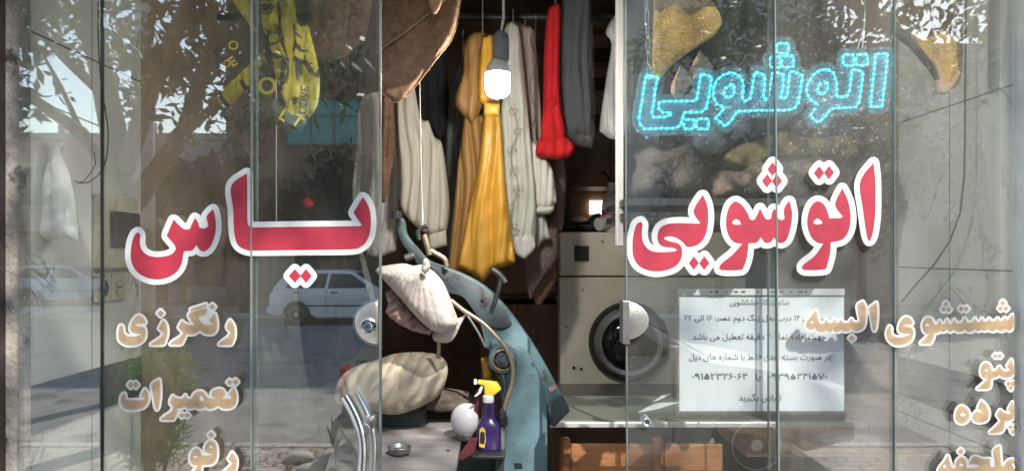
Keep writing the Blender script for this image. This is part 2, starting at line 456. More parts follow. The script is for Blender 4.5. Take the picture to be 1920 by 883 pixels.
def seamed(name, col, seam):
    m, nt, out = newmat(name)
    tc = N(nt, 'TexCoord'); mp = N(nt, 'Mapping'); mp.inputs['Rotation'].default_value = (0, math.radians(-28), 0); L(nt, tc.outputs['Object'], mp.inputs[0])
    wv = N(nt, 'TexWave', Scale=9.0, Distortion=2.2, Detail=2); wv.inputs['Detail Scale'].default_value = 1.4; L(nt, mp.outputs[0], wv.inputs['Vector'])
    r = N(nt, 'MapRange'); r.inputs[1].default_value = 0; r.inputs[2].default_value = .3; r.inputs[3].default_value = .95; r.inputs[4].default_value = 0; L(nt, wv.outputs['Fac'], r.inputs[0])
    sx = N(nt, 'SeparateXYZ'); L(nt, tc.outputs['Object'], sx.inputs[0])
    q = N(nt, 'MapRange'); q.inputs[1].default_value = -.27; q.inputs[2].default_value = -.17; L(nt, sx.outputs[0], q.inputs[0])
    mm = N(nt, 'Math', operation='MULTIPLY'); L(nt, r.outputs[0], mm.inputs[0]); L(nt, q.outputs[0], mm.inputs[1])
    cc = mixc(nt, noisefac(nt, 14, 5), tuple(c*.85 for c in col), col)
    cc = mixc(nt, mm.outputs[0], cc, seam)
    p = N(nt, 'BsdfPrincipled', Roughness=.8); L(nt, cc, p.inputs['Base Color'])
    b1 = N(nt, 'Bump', Strength=.6, Distance=.01); L(nt, wv.outputs['Fac'], b1.inputs['Height']); L(nt, b1.outputs[0], p.inputs['Normal'])
    L(nt, p.outputs[0], out.inputs[0]); return m
MAT['buck_cloth'] = seamed('cream wrapped buck cloth', (.58, .51, .40), (.43, .345, .25))  # seam stripes: soiled wrap edges with fold shade painted in
MAT['blush_cloth'] = M('crumpled blush padding', (.48, .32, .27), .9, .15, 20, bump=.3, bscale=40)
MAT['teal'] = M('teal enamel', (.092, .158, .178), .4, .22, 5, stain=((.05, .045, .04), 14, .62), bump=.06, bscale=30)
MAT['teal_dark'] = M('grimy shaded teal enamel', (.048, .064, .071), .5, .35, 12, stain=((.02, .018, .016), 14, .58))  # dark tone holds grime plus the painted shade of the upper arm
MAT['grimy_iron'] = M('grimy iron', (.045, .045, .048), .5, .4, 20, .6)
MAT['brass'] = M('worn brass tube', (.42, .33, .23), .38, .2, 30, .8)
MAT['rubber'] = M('hose rubber', (.13, .14, .13), .6, .2, 30)
MAT['rust_red'] = M('red maker plate', (.35, .07, .04), .6, .3, 60, second=(.5, .45, .38))
MAT['board'] = M('grey work board', (.27, .255, .245), .7, .2, 10, stretch=(1, 7, 1), bump=.2, bscale=40)
MAT['counter_top'] = M('grey green counter sheet', (.17, .18, .155), .3, .2, 5)
MAT['wood'] = M('orange pine', (.45, .20, .085), .45, .22, 9, stretch=(1.2, 1, 9), bump=.05, second=(.32, .13, .05))
MAT['dark_wood'] = M('dark brown wood', (.13, .075, .045), .55, .3, 6, stretch=(8, 1, 1))
MAT['raw_wood'] = M('raw lath', (.32, .19, .11), .7, .2, 10)
MAT['purple'] = M('purple bottle plastic', (.034, .018, .085), .22, .2, 14)
MAT['spray_yellow'] = M('yellow trigger plastic', (.74, .60, .05), .45, .06, 14)
MAT['white_plastic'] = M('white plastic', (.80, .80, .80), .4, .04, 14)
MAT['label_gold'] = M('gold label print', (.55, .38, .08), .5, .2, 30)
MAT['frost'] = M('frosted white globe', (.74, .72, .74), .22, .03, 6, transl=.15)
MAT['red_tray'] = M('red plastic sheet', (.16, .035, .04), .35, .2, 12, transl=.15)
MAT['mustard'] = M('mustard plastic', (.55, .27, .03), .5, .1, 14)
MAT['cream_metal'] = M('aged cream enamel', (.80, .76, .64), .45, .12, 4, stain=((.17, .085, .04), 11, .62))
MAT['rubber_black'] = M('door gasket', (.016, .016, .016), .5, .3, 20)
MAT['drum'] = M('door glass', (.012, .013, .016), .08, .3, 10)
MAT['paper'] = M('paper', (.82, .85, .90), .8, .04, 6)
MAT['sleeve'] = sheer('plastic sleeve', (.8, .83, .84), .12, .12, 10)
MAT['ink'] = M('printing ink', (.02, .022, .03), .7, .1, 20)
MAT['pink_label'] = M('pink label', (.55, .06, .20), .5, .1, 20)
MAT['lit_pane'] = emit('daylit opening', (1.0, .86, .72), 1.1)
MAT['bed_yellow'] = M('yellow bedding', (.36, .29, .11), .9, .25, 14)
MAT['bed_pink'] = M('beige plush bedding', (.40, .28, .22), .95, .35, 20, bump=.5, bscale=70)
MAT['bed_blue'] = M('slate blue bedding', (.16, .20, .26), .9, .3, 14)
MAT['bed_brown'] = M('dark plush bedding', (.13, .10, .085), .95, .4, 14, bump=.5, bscale=70)
MAT['cord_white'] = M('white cord', (.66, .64, .60), .6, .05, 14)
MAT['clear_grey'] = M('grey lamp holder', (.20, .235, .26), .3, .15, 40)
# street
MAT['paver'] = tiled('stone pavers', (.46, .43, .38), (.52, .49, .44), (.17, .15, .13), .26, .14, .014)
MAT['asphalt'] = M('sunbleached asphalt', (.24, .232, .22), .95, .2, 3, bump=.4, bscale=60, stain=((.13, .125, .12), 1.1, .58))
MAT['far_ground'] = M('dusty ground', (.33, .30, .26), .95, .2, .3)
MAT['kerb'] = M('concrete kerb', (.42, .41, .38), .9, .15, 5)
MAT['brick'] = tiled('brown brick', (.23, .125, .08), (.29, .16, .10), (.26, .22, .18), .24, .075, .012, axes=(0, 2))
MAT['render_pink'] = M('pinkish render', (.42, .30, .245), .9, .12, .5)
MAT['render_grey'] = M('grey render', (.33, .33, .32), .9, .12, .5)
MAT['render_sand'] = M('sand render', (.42, .38, .31), .9, .12, .5)
MAT['teal_pane'] = M('turquoise shutter', (.06, .26, .25), .3, .15, 3)
MAT['dark_pane'] = M('dark window', (.02, .025, .03), .1, .2, 3)
MAT['white_paint'] = M('white car paint', (.72, .74, .76), .22, .02, 3, spec=.6)
MAT['grey_paint'] = M('light grey car paint', (.27, .275, .28), .3, .04, 3, spec=.4)
MAT['blue_paint'] = M('pale blue car paint', (.36, .45, .58), .22, .02, 3, spec=.6)
MAT['dark_paint'] = M('charcoal car paint', (.05, .055, .06), .2, .05, 3, spec=.6)
MAT['car_glass'] = M('car glass', (.012, .014, .017), .05, .1, 2, spec=.8)
MAT['tyre'] = M('tyre', (.022, .022, .022), .8, .2, 30)
MAT['alloy'] = M('alloy rim', (.55, .56, .58), .3, .05, 10, .6)
MAT['lamp_glass'] = M('head lamp glass', (.75, .76, .78), .08, .05, 10)
MAT['lamp_red'] = M('tail lamp', (.40, .02, .02), .12, .05, 10)
MAT['bark'] = M('bark', (.135, .115, .095), .95, .4, 14, bump=.8, bscale=30, stretch=(1, 1, .25))
MAT['leaf'] = M('leaf', (.052, .085, .028), .5, .45, 1.6, transl=.35, second=(.032, .055, .022))
MAT['leaf_far'] = M('dark far leaf', (.042, .062, .026), .6, .5, .9, transl=.2, second=(.018, .028, .014))
MAT['leaf_fresh'] = M('fresh green leaf', (.20, .30, .06), .5, .35, 6, transl=.4, second=(.10, .18, .05))
MAT['litter'] = M('dry litter', (.20, .14, .085), .9, .4, 20)
MAT['pole'] = M('concrete pole', (.40, .39, .37), .9, .12, 6)
MAT['cable'] = M('black cable', (.015, .015, .016), .5, .2, 20)
MAT['stone_white'] = M('pale stone lump', (.60, .56, .50), .9, .15, 14, bump=.5)

# ================================================================ THE SHOP SHELL
LX, RX, BY, FZ, CZ = -1.085, 1.130, 3.3, .45, 3.25
struct(MB().box((LX-.2, .06, FZ-.05), (RX+.2, BY, FZ)).make('floor', 'inner_floor'))
struct(MB().box((LX-.2, .03, CZ), (RX+.2, BY+.1, CZ+.1)).make('ceiling', 'ceiling'))
struct(MB().box((LX-.2, BY, FZ), (RX+.2, BY+.1, CZ)).make('wall_back', 'inner_wall'))
struct(MB().box((LX-.2, .56, FZ), (LX, BY, CZ)).make('wall_left', 'inner_wall'))
struct(MB().box((RX, .56, FZ), (RX+.2, BY, CZ)).make('wall_right', 'inner_wall'))
w = tag(MB().box((LX-.2, .035, FZ), (LX, .56, CZ)).make('stone_cladding', 'left_stone'), 'pale veined stone wall with sockets beside the window', 'wall')
w = tag(MB().box((RX, .035, FZ), (RX+.2, .56, CZ)).make('stone_cladding', 'right_stone'), 'grey veined stone wall with cracks behind the dusty glass', 'wall')
for sx, X, lab in ((-1, LX, 'dark stone band across the pale wall under the sockets'), (1, RX, 'dark stone band across the grey cracked wall')):
    o = MB().box((X, .04, 1.34), (X-sx*.004, .558, 1.452)).make('stone_band', 'dark_stone')
    tag(o, lab, 'stone band')
# frame: jambs, lintel, plinth
t = thing('window_jamb', 'weathered plaster jamb with dark brown metal edge beside pale wall', 'jamb')
MB().box((LX-.25, -.05, 0), (P(13, 0, .03).x, .03, 3.4)).make('metal_edge', 'brown_frame', t, bevel=.003)
MB().box((P(13, 0, .03).x+.001, .024, .5), (LX+.006, .034, 3.3)).make('plaster_reveal', 'plaster', t)
MB().box((P(18, 0, .02).x, .034, .5), (LX-.002, .07, 3.3)).make('plaster_return', 'plaster', t)
t = tag(MB().box((1.118, -.05, .0), (RX+.3, .03, 3.4)).make('window_jamb', 'white_frame', bevel=.004), 'white painted jamb at the edge of the dusty glass', 'jamb')
o = MB().box((LX-3, -.12, 2.49), (RX+3, .03, 5.2)).make('fascia_wall', 'render_sand'); tag(o, 'plain rendered fascia wall above the shop window', 'wall')
for a, b, lab in ((LX-4, LX-.252, 'plain rendered wall beside the brown metal jamb'), (RX+.302, RX+4, 'plain rendered wall beside the white jamb')):
    tag(MB().box((a, -.06, 0), (b, .3, 5.2)).make('front_wall', 'render_sand'), lab, 'wall')
tag(MB().box((LX-.248, -.1, 0), (RX+.298, .06, .5)).make('plinth', 'dark_stone'), 'dark stone plinth under the window', 'plinth')

# ---------------------------------------------------------------- glass panes
EP = .0045
ZB, ZT = .51, 2.48
def pane(name, a, b, y0, y1, label, cat, m='glass', edges=(1, 1), skew=(0, 0)):
    """a, b: edges measured at the pane's face; skew shifts the foot"""
    t = thing(name, label, cat)
    xa, xb = P(a, 0, y0).x, P(b, 0, y0).x
    k = 853/883.*0 + 1/853.
    v = []
    for y in (y0, y1):
        v += [(xa+skew[0]*k, y, ZB), (xb+skew[1]*k, y, ZB), (xb, y, ZT), (xa, y, ZT)]
    MB().add(v, [(0, 1, 2, 3), (7, 6, 5, 4)]).make('pane', m, t)
    for q, (x, sk, on) in enumerate(((xa, skew[0], edges[0]), (xb, skew[1], edges[1]))):
        if on:
            w2 = .0012*abs(on)
            vv = [(x-w2+sk*k, y0-EP, ZB), (x+w2+sk*k, y0-EP, ZB), (x+w2+sk*k, y1+.0004, ZB), (x-w2+sk*k, y1+.0004, ZB),
                  (x-w2, y0-EP, ZT), (x+w2, y0-EP, ZT), (x+w2, y1+.0004, ZT), (x-w2, y1+.0004, ZT)]
            MB().add(vv, [(0,3,2,1),(4,5,6,7),(0,1,5,4),(1,2,6,5),(2,3,7,6),(3,0,4,7)]).make('edge', 'edge' if on > 0 else 'black_plastic', t)
    return t
pane('fixed_window', 30, 189, .013, .021, 'narrow fixed glass panel in front of the pale stone wall', 'window', edges=(0, 0))
pane('fixed_window', 191, 482, .013, .021, 'fixed glass panel between the narrow panel and the handled door', 'window', edges=(-.9, .4))
dl = pane('glass_door', 472, 713, .0, .010, 'frameless glass door with the key lock and chrome handle', 'door', edges=(1.3, 1.5))
dr = pane('glass_door', 1172, 1451, .0, .010, 'frameless glass door with the keyless lock plate, by the notice', 'door', edges=(1.0, 1.2), skew=(6, 14))
pane('fixed_window', 1441, 1676, .013, .021, 'fixed glass panel behind the blue lit sign and notice', 'window', 'glass_dusty', edges=(.4, .6))
pane('fixed_window', 1679, 1911, .013, .021, 'dusty speckled glass panel in front of the grey stone wall', 'window', 'glass_dusty', edges=(0, 0))
# locks belong to the doors
def halfdisc(cx, cy, r, side, ry=None, n=22):
    ry = ry or r
    return [(cx+side*r*math.sin(PI*i/n), cy-ry*math.cos(PI*i/n)) for i in range(n+1)]
lk = MB().prism([P(x, y, -.022) for x, y in halfdisc(709, 605, 44, -1, 40)], (0, .022, 0)).make('lock_plate', 'steel', dl, bevel=.003, smooth='auto')
MB().prism([P(x, y, .012) for x, y in halfdisc(709, 605, 48, -1, 44)], (0, .022, 0)).make('lock_back_plate', 'dull_metal', dl, bevel=.003, smooth='auto')
MB().box(P(706, 570, -.024), P(714, 640, .034)).make('strike_strip', 'steel', dl, bevel=.001)
c = P(691, 611, -.022)
MB().lathe(c, [(.018, 0), (.018, -.004), (.0155, -.009), (.0145, -.012), (.0105, -.0125), (.0105, -.016), (.0095, -.017)], 28, 'y').make('key_cylinder', 'chrome', lk, smooth='auto')
MB().box(c+Vector((-.004, -.0185, -.0012)), c+Vector((.004, -.0165, .0012))).make('keyhole', 'black_plastic', lk)
MB().prism([P(x, y, -.020) for x, y in halfdisc(1172, 601, 45, 1, 36)], (0, .020, 0)).make('lock_plate', 'steel', dr, bevel=.003, smooth='auto')
MB().box(P(1168, 564, -.022), P(1174, 640, .03)).make('strike_strip', 'dull_metal', dr, bevel=.001)
MB().lathe(P(1213, 790, -.012), [(.006, .01), (.009, .006), (.010, 0), (.008, -.004), (.006, -.003), (.006, .002)], 20, 'y').make('door_stop_ring', 'chrome', dr, smooth='auto')
# handle
hp = [(646, 742), (659, 765), (670, 790), (677, 815), (680, 845), (678, 885), (672, 940), (655, 1000)]
def handle(y, dx, nm):
    pts = [P(a+dx, b-4*(dx > 0), y) for a, b in smooth_poly(hp, 5, 90, False)]
    return MB().tube(pts, .0105, 14).make(nm, 'chrome', dl, smooth='auto')
h1 = handle(-.045, 0, 'pull_handle'); h2 = handle(.055, 20, 'pull_handle')
MB().lathe(P(684, 803, -.03), [(.012, -.012), (.014, -.01), (.014, .06), (.012, .075)], 20, 'y').make('handle_boss', 'dull_metal', dl, smooth='auto')

# ================================================================ LETTERING
def zc(ox, oy, s): return lambda pts: [(ox+x/s, oy+y/s) for x, y in pts]
def dia(cx, cy, hw, hh=None): hh = hh or hw; return [(cx, cy-hh), (cx+hw, cy), (cx, cy+hh), (cx-hw, cy)]
YD = -.0022
def word(label, fills, eyes, r, fillmat, dots=(), name='vinyl_lettering', group='vinyl words on the window', y=YD):
    t = thing(name, label, 'lettering', group)
    sp = [smooth_poly(p, 5) for p in fills]; dp = [list(d) for d in dots]
    polys = list(sp)+dp; st = []
    for p in sp: st += stroke(resample(p, max(r*.45, 1.5)), r)
    for p in dp: st += stroke(p, r*.95)
    vs, fs = union(polys+st)
    MB().add([P(v[0], v[1], y) for v in vs], fs).make('outline', 'white_vinyl', t)
    vs, fs = union(polys)
    MB().add([P(v[0], v[1], y-.0009) for v in vs], fs).make('letters', fillmat, t)
    if fillmat == 'tan_vinyl':
        st = []
        for p in sp: st += stroke(resample(p, 2.2), 1.5, n=8)
        for p in dp: st += stroke(p, 1.3, n=8)
        vs, fs = union(polys+st)
        MB().add([P(v[0], v[1], y-.0005) for v in vs], fs).make('soft_rim', 'rim_vinyl', t)
    for e in eyes:
        vs, fs = union([smooth_poly(e, 5)])
        MB().add([P(v[0], v[1], y-.0016) for v in vs], fs).make('counter', 'white_vinyl', t)
    return t
z1 = zc(230, 310, 3.68); z2 = zc(470, 310, 3.68); z3 = zc(1165, 285, 3.68); z4 = zc(1415, 285, 3.68)
# yas
word('big red and white Persian word reading Yas on the handled door', [
    z1([(105,462),(120,480),(118,530),(130,580),(165,615),(220,632),(290,628),(340,610),(365,580),(358,550),(330,515),(303,485),(352,372),(385,408),(425,440),(462,440),(480,400),(500,362),(520,395),(530,430),(565,435),(590,415),(580,352),(624,302),(640,370),(640,460),(610,550),(570,590),(535,585),(508,548),(480,585),(430,590),(418,610),(405,680),(365,740),(290,778),(200,782),(120,750),(75,700),(55,630),(62,540),(85,478)]),
    z1([(858,55),(860,200),(862,390),(880,420),(905,428),(1180,424),(1500,421),(1640,418),(1648,408),(1593,325),(1658,218),(1688,265),(1709,330),(1711,430),(1688,515),(1643,560),(1573,578),(1280,582),(903,586),(860,583),(815,565),(785,530),(768,450),(762,300),(750,140)])],
    [], 10.6, 'red_vinyl', [z2(dia(305, 762, 42, 47)), z2(dia(382, 762, 39, 47))])
# otooshooyi
A4 = lambda pts: z4(pts)
B3 = lambda pts: z3(pts)
word('big red and white Persian word for ironing across the notice door', [
    B3([(135,482),(147,500),(142,560),(150,620),(180,665),(230,688),(310,690),(375,683),(385,672),(360,660),(290,650),(260,625),(250,580),(265,530),(310,500),(390,490),(535,494),(545,485),(500,405),(562,295),(590,360),(600,440),(590,540),(560,610),(510,645),(455,652),(430,625),(390,595),(340,580),(300,585),(295,600),(330,615),(390,630),(415,660),(418,710),(400,760),(350,800),(270,820),(190,815),(120,780),(85,720),(78,640),(85,570),(105,500)]),
    B3([(795,343),(835,370),(870,420),(890,465),(918,468)])+A4([(15,440),(38,390),(58,430),(75,460),(95,465),(115,455),(120,420),(135,390),(150,415),(160,455),(185,470),(208,460),(205,390),(240,335),(258,420),(252,500),(225,595),(190,625),(160,618),(135,585),(110,620),(70,625),(45,585),(20,620),(-10,627)])+B3([(878,627),(868,720),(845,790),(820,812),(690,812),(678,790),(695,765),(770,705),(835,632),(780,620),(745,580),(725,510),(728,440),(745,380),(770,350)]),
    A4([(440,340),(480,365),(505,420),(515,458),(595,455),(608,440),(557,360),(605,252),(645,340),(662,450),(650,540),(610,600),(550,618),(525,622),(520,700),(500,780),(480,808),(345,812),(328,790),(345,770),(420,710),(475,630),(430,620),(390,580),(365,500),(372,420),(400,360)]),
    A4([(820,75),(832,200),(832,420),(815,560),(793,615),(775,570),(750,400),(730,205)])],
    [B3([(765,480),(790,462),(815,475),(825,500),(790,502),(768,495)]), A4([(405,480),(430,458),(460,475),(468,490),(440,500),(410,495)])],
    11.2, 'red_vinyl', [B3(dia(501, 765, 34, 47)), B3(dia(573, 765, 35, 47)), A4(dia(124, 118, 34, 47)), A4(dia(86, 199, 34, 46)), A4(dia(154, 200, 35, 46)), A4(dia(445, 144, 35, 46)), A4(dia(514, 142, 34, 46))])
z5 = zc(200, 560, 7.68); z6 = zc(210, 690, 7.68); z7 = zc(330, 790, 9.49); z8 = zc(1490, 550, 8.03); z9 = zc(1650, 550, 7.11); z10 = zc(1770, 650, 4.907); z11 = zc(1740, 800, 10.64)
word('tan Persian word for dyeing, topmost of the three small left words', [
    z5([(205,385),(230,395),(235,460),(255,510),(310,540),(380,545),(450,535),(505,510),(490,495),(410,490),(360,465),(345,430),(355,370),(390,300),(440,250),(490,250),(535,290),(560,345),(530,350),(430,355),(410,375),(430,395),(520,410),(550,440),(555,520),(530,590),(460,640),(370,660),(280,655),(200,610),(175,550),(175,480),(185,420)]),
    z5([(815,320),(855,370),(870,450),(865,530),(840,600),(815,650),(640,655),(690,620),(790,550),(825,490),(755,425)]),
    z5([(1555,215),(1580,300),(1585,400),(1570,460),(1520,500),(1450,500),(1390,480),(1345,430),(1310,470),(1250,500),(1180,505),(1130,500),(1120,560),(1090,620),(1065,650),(920,650),(960,610),(1060,550),(1110,490),(1040,410),(1085,320),(1140,365),(1220,385),(1270,372),(1240,330),(1190,260),(1215,200),(1440,135),(1425,215),(1310,255),(1335,310),(1380,365),(1440,382),(1530,370),(1535,350),(1480,315)]),
    z5([(1215,150),(1430,80),(1430,103),(1215,176)]),
    z5([(1775,310),(1820,370),(1840,460),(1835,560),(1800,640),(1780,655),(1620,655),(1660,615),(1750,550),(1790,480),(1735,405)])],
    [], 5.0, 'tan_vinyl', [z5(dia(777, 208, 42)), z5(dia(1522, 115, 38))])
word('tan Persian word for alterations above the green shrub reflection', [
    z6([(150,385),(180,365),(190,400),(195,440),(230,460),(300,465),(430,460),(475,440),(470,425),(425,395),(475,300),(510,360),(520,430),(500,510),(440,565),(340,590),(240,590),(170,560),(130,500),(135,420)]),
    z6([(680,165),(690,300),(685,450),(665,560),(645,590),(625,540),(600,400),(580,240)]),
    z6([(1755,290),(1785,380),(1785,470),(1750,540),(1690,570),(1600,570),(1530,535),(1450,570),(1390,575),(1345,545),(1300,570),(1240,575),(1200,545),(1150,570),(1090,570),(1040,548),(1000,570),(940,570),(930,640),(890,720),(870,735),(710,735),(760,690),(850,630),(890,560),(840,490),(875,400),(920,430),(980,445),(1030,430),(1055,385),(1075,430),(1110,445),(1150,440),(1180,380),(1230,340),(1300,340),(1350,390),(1375,430),(1420,440),(1490,440),(1500,425),(1440,390),(1440,350),(1490,310),(1560,300),(1610,330),(1620,380),(1580,425),(1590,440),(1715,440),(1725,425),(1690,370)])],
    [z6([(1260,410),(1290,395),(1325,450),(1300,475),(1265,455)])], 5.0, 'tan_vinyl',
    [z6(dia(270, 238, 38, 42)), z6(dia(342, 238, 38, 42)), z6(dia(1005, 675, 35, 30)), z6(dia(1080, 675, 35, 30)), z6(dia(1695, 200, 35)), z6(dia(1777, 195, 37, 40))])
word('tan Persian word for darning, lowest of the three small left words', [
    z7([(620,345),(680,370),(715,440),(725,550),(710,660),(660,730),(580,755),(460,760),(450,800),(430,900),(380,960),(230,960),(300,900),(380,800),(370,770),(310,760),(265,710),(258,640),(280,550),(330,490),(390,490),(430,540),(450,600),(560,605),(655,592),(660,570),(590,555),(530,530),(515,480),(540,410),(580,360)]),
    z7([(1000,550),(1060,640),(1075,720),(1060,830),(1010,930),(990,960),(800,960),(850,900),(960,800),(1010,740),(940,660)])],
    [z7([(580,440),(620,425),(660,450),(620,475)]), z7([(300,620),(345,605),(390,630),(345,645)])], 5.0, 'tan_vinyl', [z7(dia(628, 233, 46))])
word('tan Persian word for garments overlapping the paper notice', [
    z8([(1025,125),(1070,220),(1065,340),(1050,470),(1010,530),(940,555),(880,545),(858,505),(835,545),(780,565),(730,560),(700,535),(660,570),(600,560),(585,535),(540,575),(490,545),(440,570),(385,570),(340,555),(310,505),(270,540),(220,535),(180,500),(180,450),(220,380),(320,260),(345,360),(375,440),(400,460),(450,450),(480,390),(500,440),(540,450),(575,440),(595,385),(620,440),(660,445),(695,395),(715,430),(760,445),(820,435),(855,380),(880,430),(920,440),(985,430),(990,410),(950,190)]),
    z8([(1230,140),(1240,260),(1235,400),(1215,530),(1200,560),(1180,500),(1135,210)])],
    [z8([(230,430),(265,410),(290,445),(250,450)])], 4.8, 'tan_vinyl', [z8(dia(862, 670, 43, 40))])
word('tan Persian word for washing, topmost word on the grey stone side', [
    z9([(125,440),(145,460),(145,530),(175,570),(240,590),(330,575),(410,550),(395,530),(320,525),(270,510),(255,470),(270,400),(310,335),(360,320),(405,345),(430,400),(380,405),(320,410),(300,425),(330,440),(400,455),(435,490),(435,560),(400,630),(310,675),(210,680),(140,640),(100,570),(100,500)]),
    z9([(640,325),(690,345),(715,400),(745,420),(775,410),(795,360),(815,400),(850,410),(875,400),(895,350),(915,400),(945,405),(970,395),(990,350),(1010,390),(1060,400),(1100,390),(1130,335),(1155,385),(1200,395),(1240,380),(1265,335),(1285,375),(1325,385),(1345,375),(1360,335),(1380,380),(1420,380),(1440,370),(1455,335),(1480,370),(1530,375),(1550,365),(1565,330),(1590,365),(1625,370),(1650,355),(1665,325),(1690,360),(1720,355),(1732,330),(1770,285),(1785,380),(1770,450),(1730,490),(1680,470),(1640,490),(1600,490),(1560,470),(1520,495),(1480,490),(1440,470),(1400,490),(1350,475),(1310,495),(1270,470),(1230,500),(1170,500),(1130,470),(1090,500),(1030,500),(990,470),(940,505),(895,470),(850,505),(810,490),(770,515),(715,520),(710,580),(680,640),(660,660),(540,660),(600,610),(660,540),(620,525),(585,490),(572,430),(585,380),(610,340)])],
    [z9([(600,415),(640,405),(665,425),(620,435)])], 5.2, 'tan_vinyl',
    [z9(dia(880, 142, 28)), z9(dia(850, 212, 28)), z9(dia(917, 212, 28)), z9(dia(1085, 203, 28)), z9(dia(1150, 203, 28)), z9(dia(1640, 125, 28)), z9(dia(1610, 198, 28)), z9(dia(1680, 198, 28))])
word('tan Persian word for blanket, second of the words by white jamb', [
    z10([(385,150),(420,170),(435,215),(450,225),(485,215),(510,180),(530,210),(560,225),(600,222),(610,205),(585,175),(620,120),(640,190),(640,240),(615,270),(570,280),(535,270),(515,250),(490,270),(445,280),(430,300),(425,350),(405,380),(310,382),(350,350),(410,290),(370,280),(345,250),(345,200),(360,165)])],
    [z10([(370,215),(390,205),(405,220),(385,228)])], 4.9, 'tan_vinyl',
    [z10(dia(475, 82, 18)), z10(dia(516, 82, 18)), z10(dia(595, 336, 19)), z10(dia(637, 336, 19)), z10(dia(616, 376, 19))])
word('tan Persian word for curtain, third of the words by white jamb', [
    z10([(630,510),(645,580),(640,640),(615,670),(570,680),(555,690),(550,740),(520,780),(420,785),(460,750),(510,700),(520,670),(490,625),(515,580),(550,605),(595,618),(620,600),(595,570)]),
    z10([(345,500),(390,545),(410,600),(405,650),(380,680),(320,690),(275,670),(272,630),(300,592),(365,615),(360,595),(315,560)]),
    z10([(165,545),(210,575),(232,625),(215,675),(170,700),(125,685),(110,640),(120,585),(140,555)])],
    [z10([(145,625),(170,605),(205,622),(170,640)])], 4.9, 'tan_vinyl', [z10(dia(615, 735, 19)), z10(dia(656, 735, 19)), z10(dia(636, 776, 19))])
word('tan Persian word for bedsheet, lowest by the white jamb', [
    z11([(395,580),(430,690),(460,790),(510,840),(575,800),(565,730),(600,650),(660,600),(730,640),(758,720),(755,800),(810,830),(950,810),(1050,775),(1000,740),(900,725),(835,745),(860,660),(910,600),(980,600),(1080,640),(1240,640),(1230,720),(1255,790),(1335,800),(1345,700),(1320,470),(1425,385),(1440,600),(1460,770),(1525,790),(1580,690),(1650,650),(1720,660),(1790,740),(1820,830),(1800,950),(1500,1010),(800,1010),(300,990),(215,920),(230,820),(330,690)])],
    [z11([(610,760),(660,715),(715,760),(660,795)]), z11([(1670,745),(1710,725),(1755,830),(1715,835)]), z11([(285,810),(340,735),(362,815)])], 5.0, 'tan_vinyl', [z11(dia(655, 483, 46))])

# ---------------------------------------------------------------- LED sign
YS = .085
za = zc(1180, 60, 4.204); zb = zc(1430, 60, 4.204)
def box4(f, x0, y0, x1, y1):
    c = 12; return f([(x0+c, y0), (x1-c, y0), (x1, y0+c), (x1, y1-c), (x1-c, y1), (x0+c, y1), (x0, y1-c), (x0, y0+c)])
outl = [za([(140,340),(225,365),(205,450),(195,550),(178,640),(190,672),(270,672),(325,655),(330,637),(260,635),(232,605),(235,560),(260,548),(520,545),(535,520),(565,330),(650,355),(630,500),(610,600),(570,632),(430,637),(420,690),(400,740),(350,760),(120,765),(80,720),(78,670),(110,480),(125,370)]),
    za([(750,597),(690,570),(660,510),(665,440),(690,380),(740,340),(800,320),(860,340),(890,380),(900,440),(890,530),(915,545),(950,530),(970,440),(990,320),(1030,325)])+zb([(15,345),(15,430),(5,520),(20,535),(45,520),(60,430),(75,330),(100,315),(165,340),(160,430),(145,515),(170,530),(195,500),(205,400),(215,320),(245,310),(315,345),(300,450),(280,560),(250,605),(190,618),(0,620)])+za([(1030,618),(850,627),(820,680),(760,745),(680,680),(720,640)]),
    zb([(435,575),(370,530),(345,470),(355,410),(400,340),(460,300),(510,295),(560,325),(585,400),(585,500),(610,515),(660,510),(685,470),(695,380),(705,300),(730,295),(790,320),(780,430),(760,560),(730,595),(540,605),(500,660),(440,715),(375,665),(410,610)]),
    zb([(890,178),(985,170),(970,350),(940,590),(850,590),(860,480),(880,300)])]
inner = [za([(820,415),(830,450),(820,500),(780,525),(745,500),(750,455),(790,420)]), zb([(490,390),(515,410),(510,460),(475,495),(435,480),(435,440),(460,400)])]
sq = [box4(za, 430, 690, 515, 765), box4(za, 530, 685, 625, 765), box4(zb, 110, 92, 205, 170), box4(zb, 55, 195, 140, 280), box4(zb, 150, 190, 243, 280), box4(zb, 635, 180, 720, 265), box4(zb, 735, 178, 828, 265)]
sign = thing('led_sign', 'glowing cyan dotted Persian sign on clear acrylic hung by a chain', 'sign')
st = list(outl)+list(sq)
for p in outl: st += stroke(resample(p, 6), 14)
for p in sq: st += stroke(p, 13)
vs, fs = union(st)
MB().add([P(v[0], v[1], YS) for v in vs], fs).make('acrylic_panel', 'acrylic', sign)
vs, fs = union(list(outl)+list(sq))
MB().add([P(v[0], v[1], YS+.0012) for v in vs], fs).make('letter_glow_fill', 'acrylic_glow', sign)  # tinted fill painting the LED glow inside the letters
pts = []
for p in outl+inner+sq:
    q_ = resample(p, 5.3)
    if len(q_) % 2: q_ = q_[:-1]
    pts += q_
sm = MB().lathe((0, 0, 0), [(.0004, -.0026), (.0014, -.0022), (.0021, -.001), (.0021, .0015)], 8, 'y')
sph = sm.make('led', 'led', sign); sph.location = P(*pts[0], YS-.004)
sph2 = sm.make('led', 'led_bright', sign); sph2.location = P(*pts[1], YS-.004)
for i, q in enumerate(pts[2:100]):
    o = (sph if i % 2 else sph2).copy(); C.objects.link(o); o.location = P(*q, YS-.004)
for par, nm in ((0, 'led'), (1, 'led_bright')):
    mb = MB()
    for i, q in enumerate(pts[100:]):
        if i % 2 == par:
            o = P(*q, YS-.004); mb.add([v+o for v in sm.v], sm.f)
    x = mb.make('led_string', nm, sign); x['kind'] = 'stuff'
mb = MB(); yy = -60
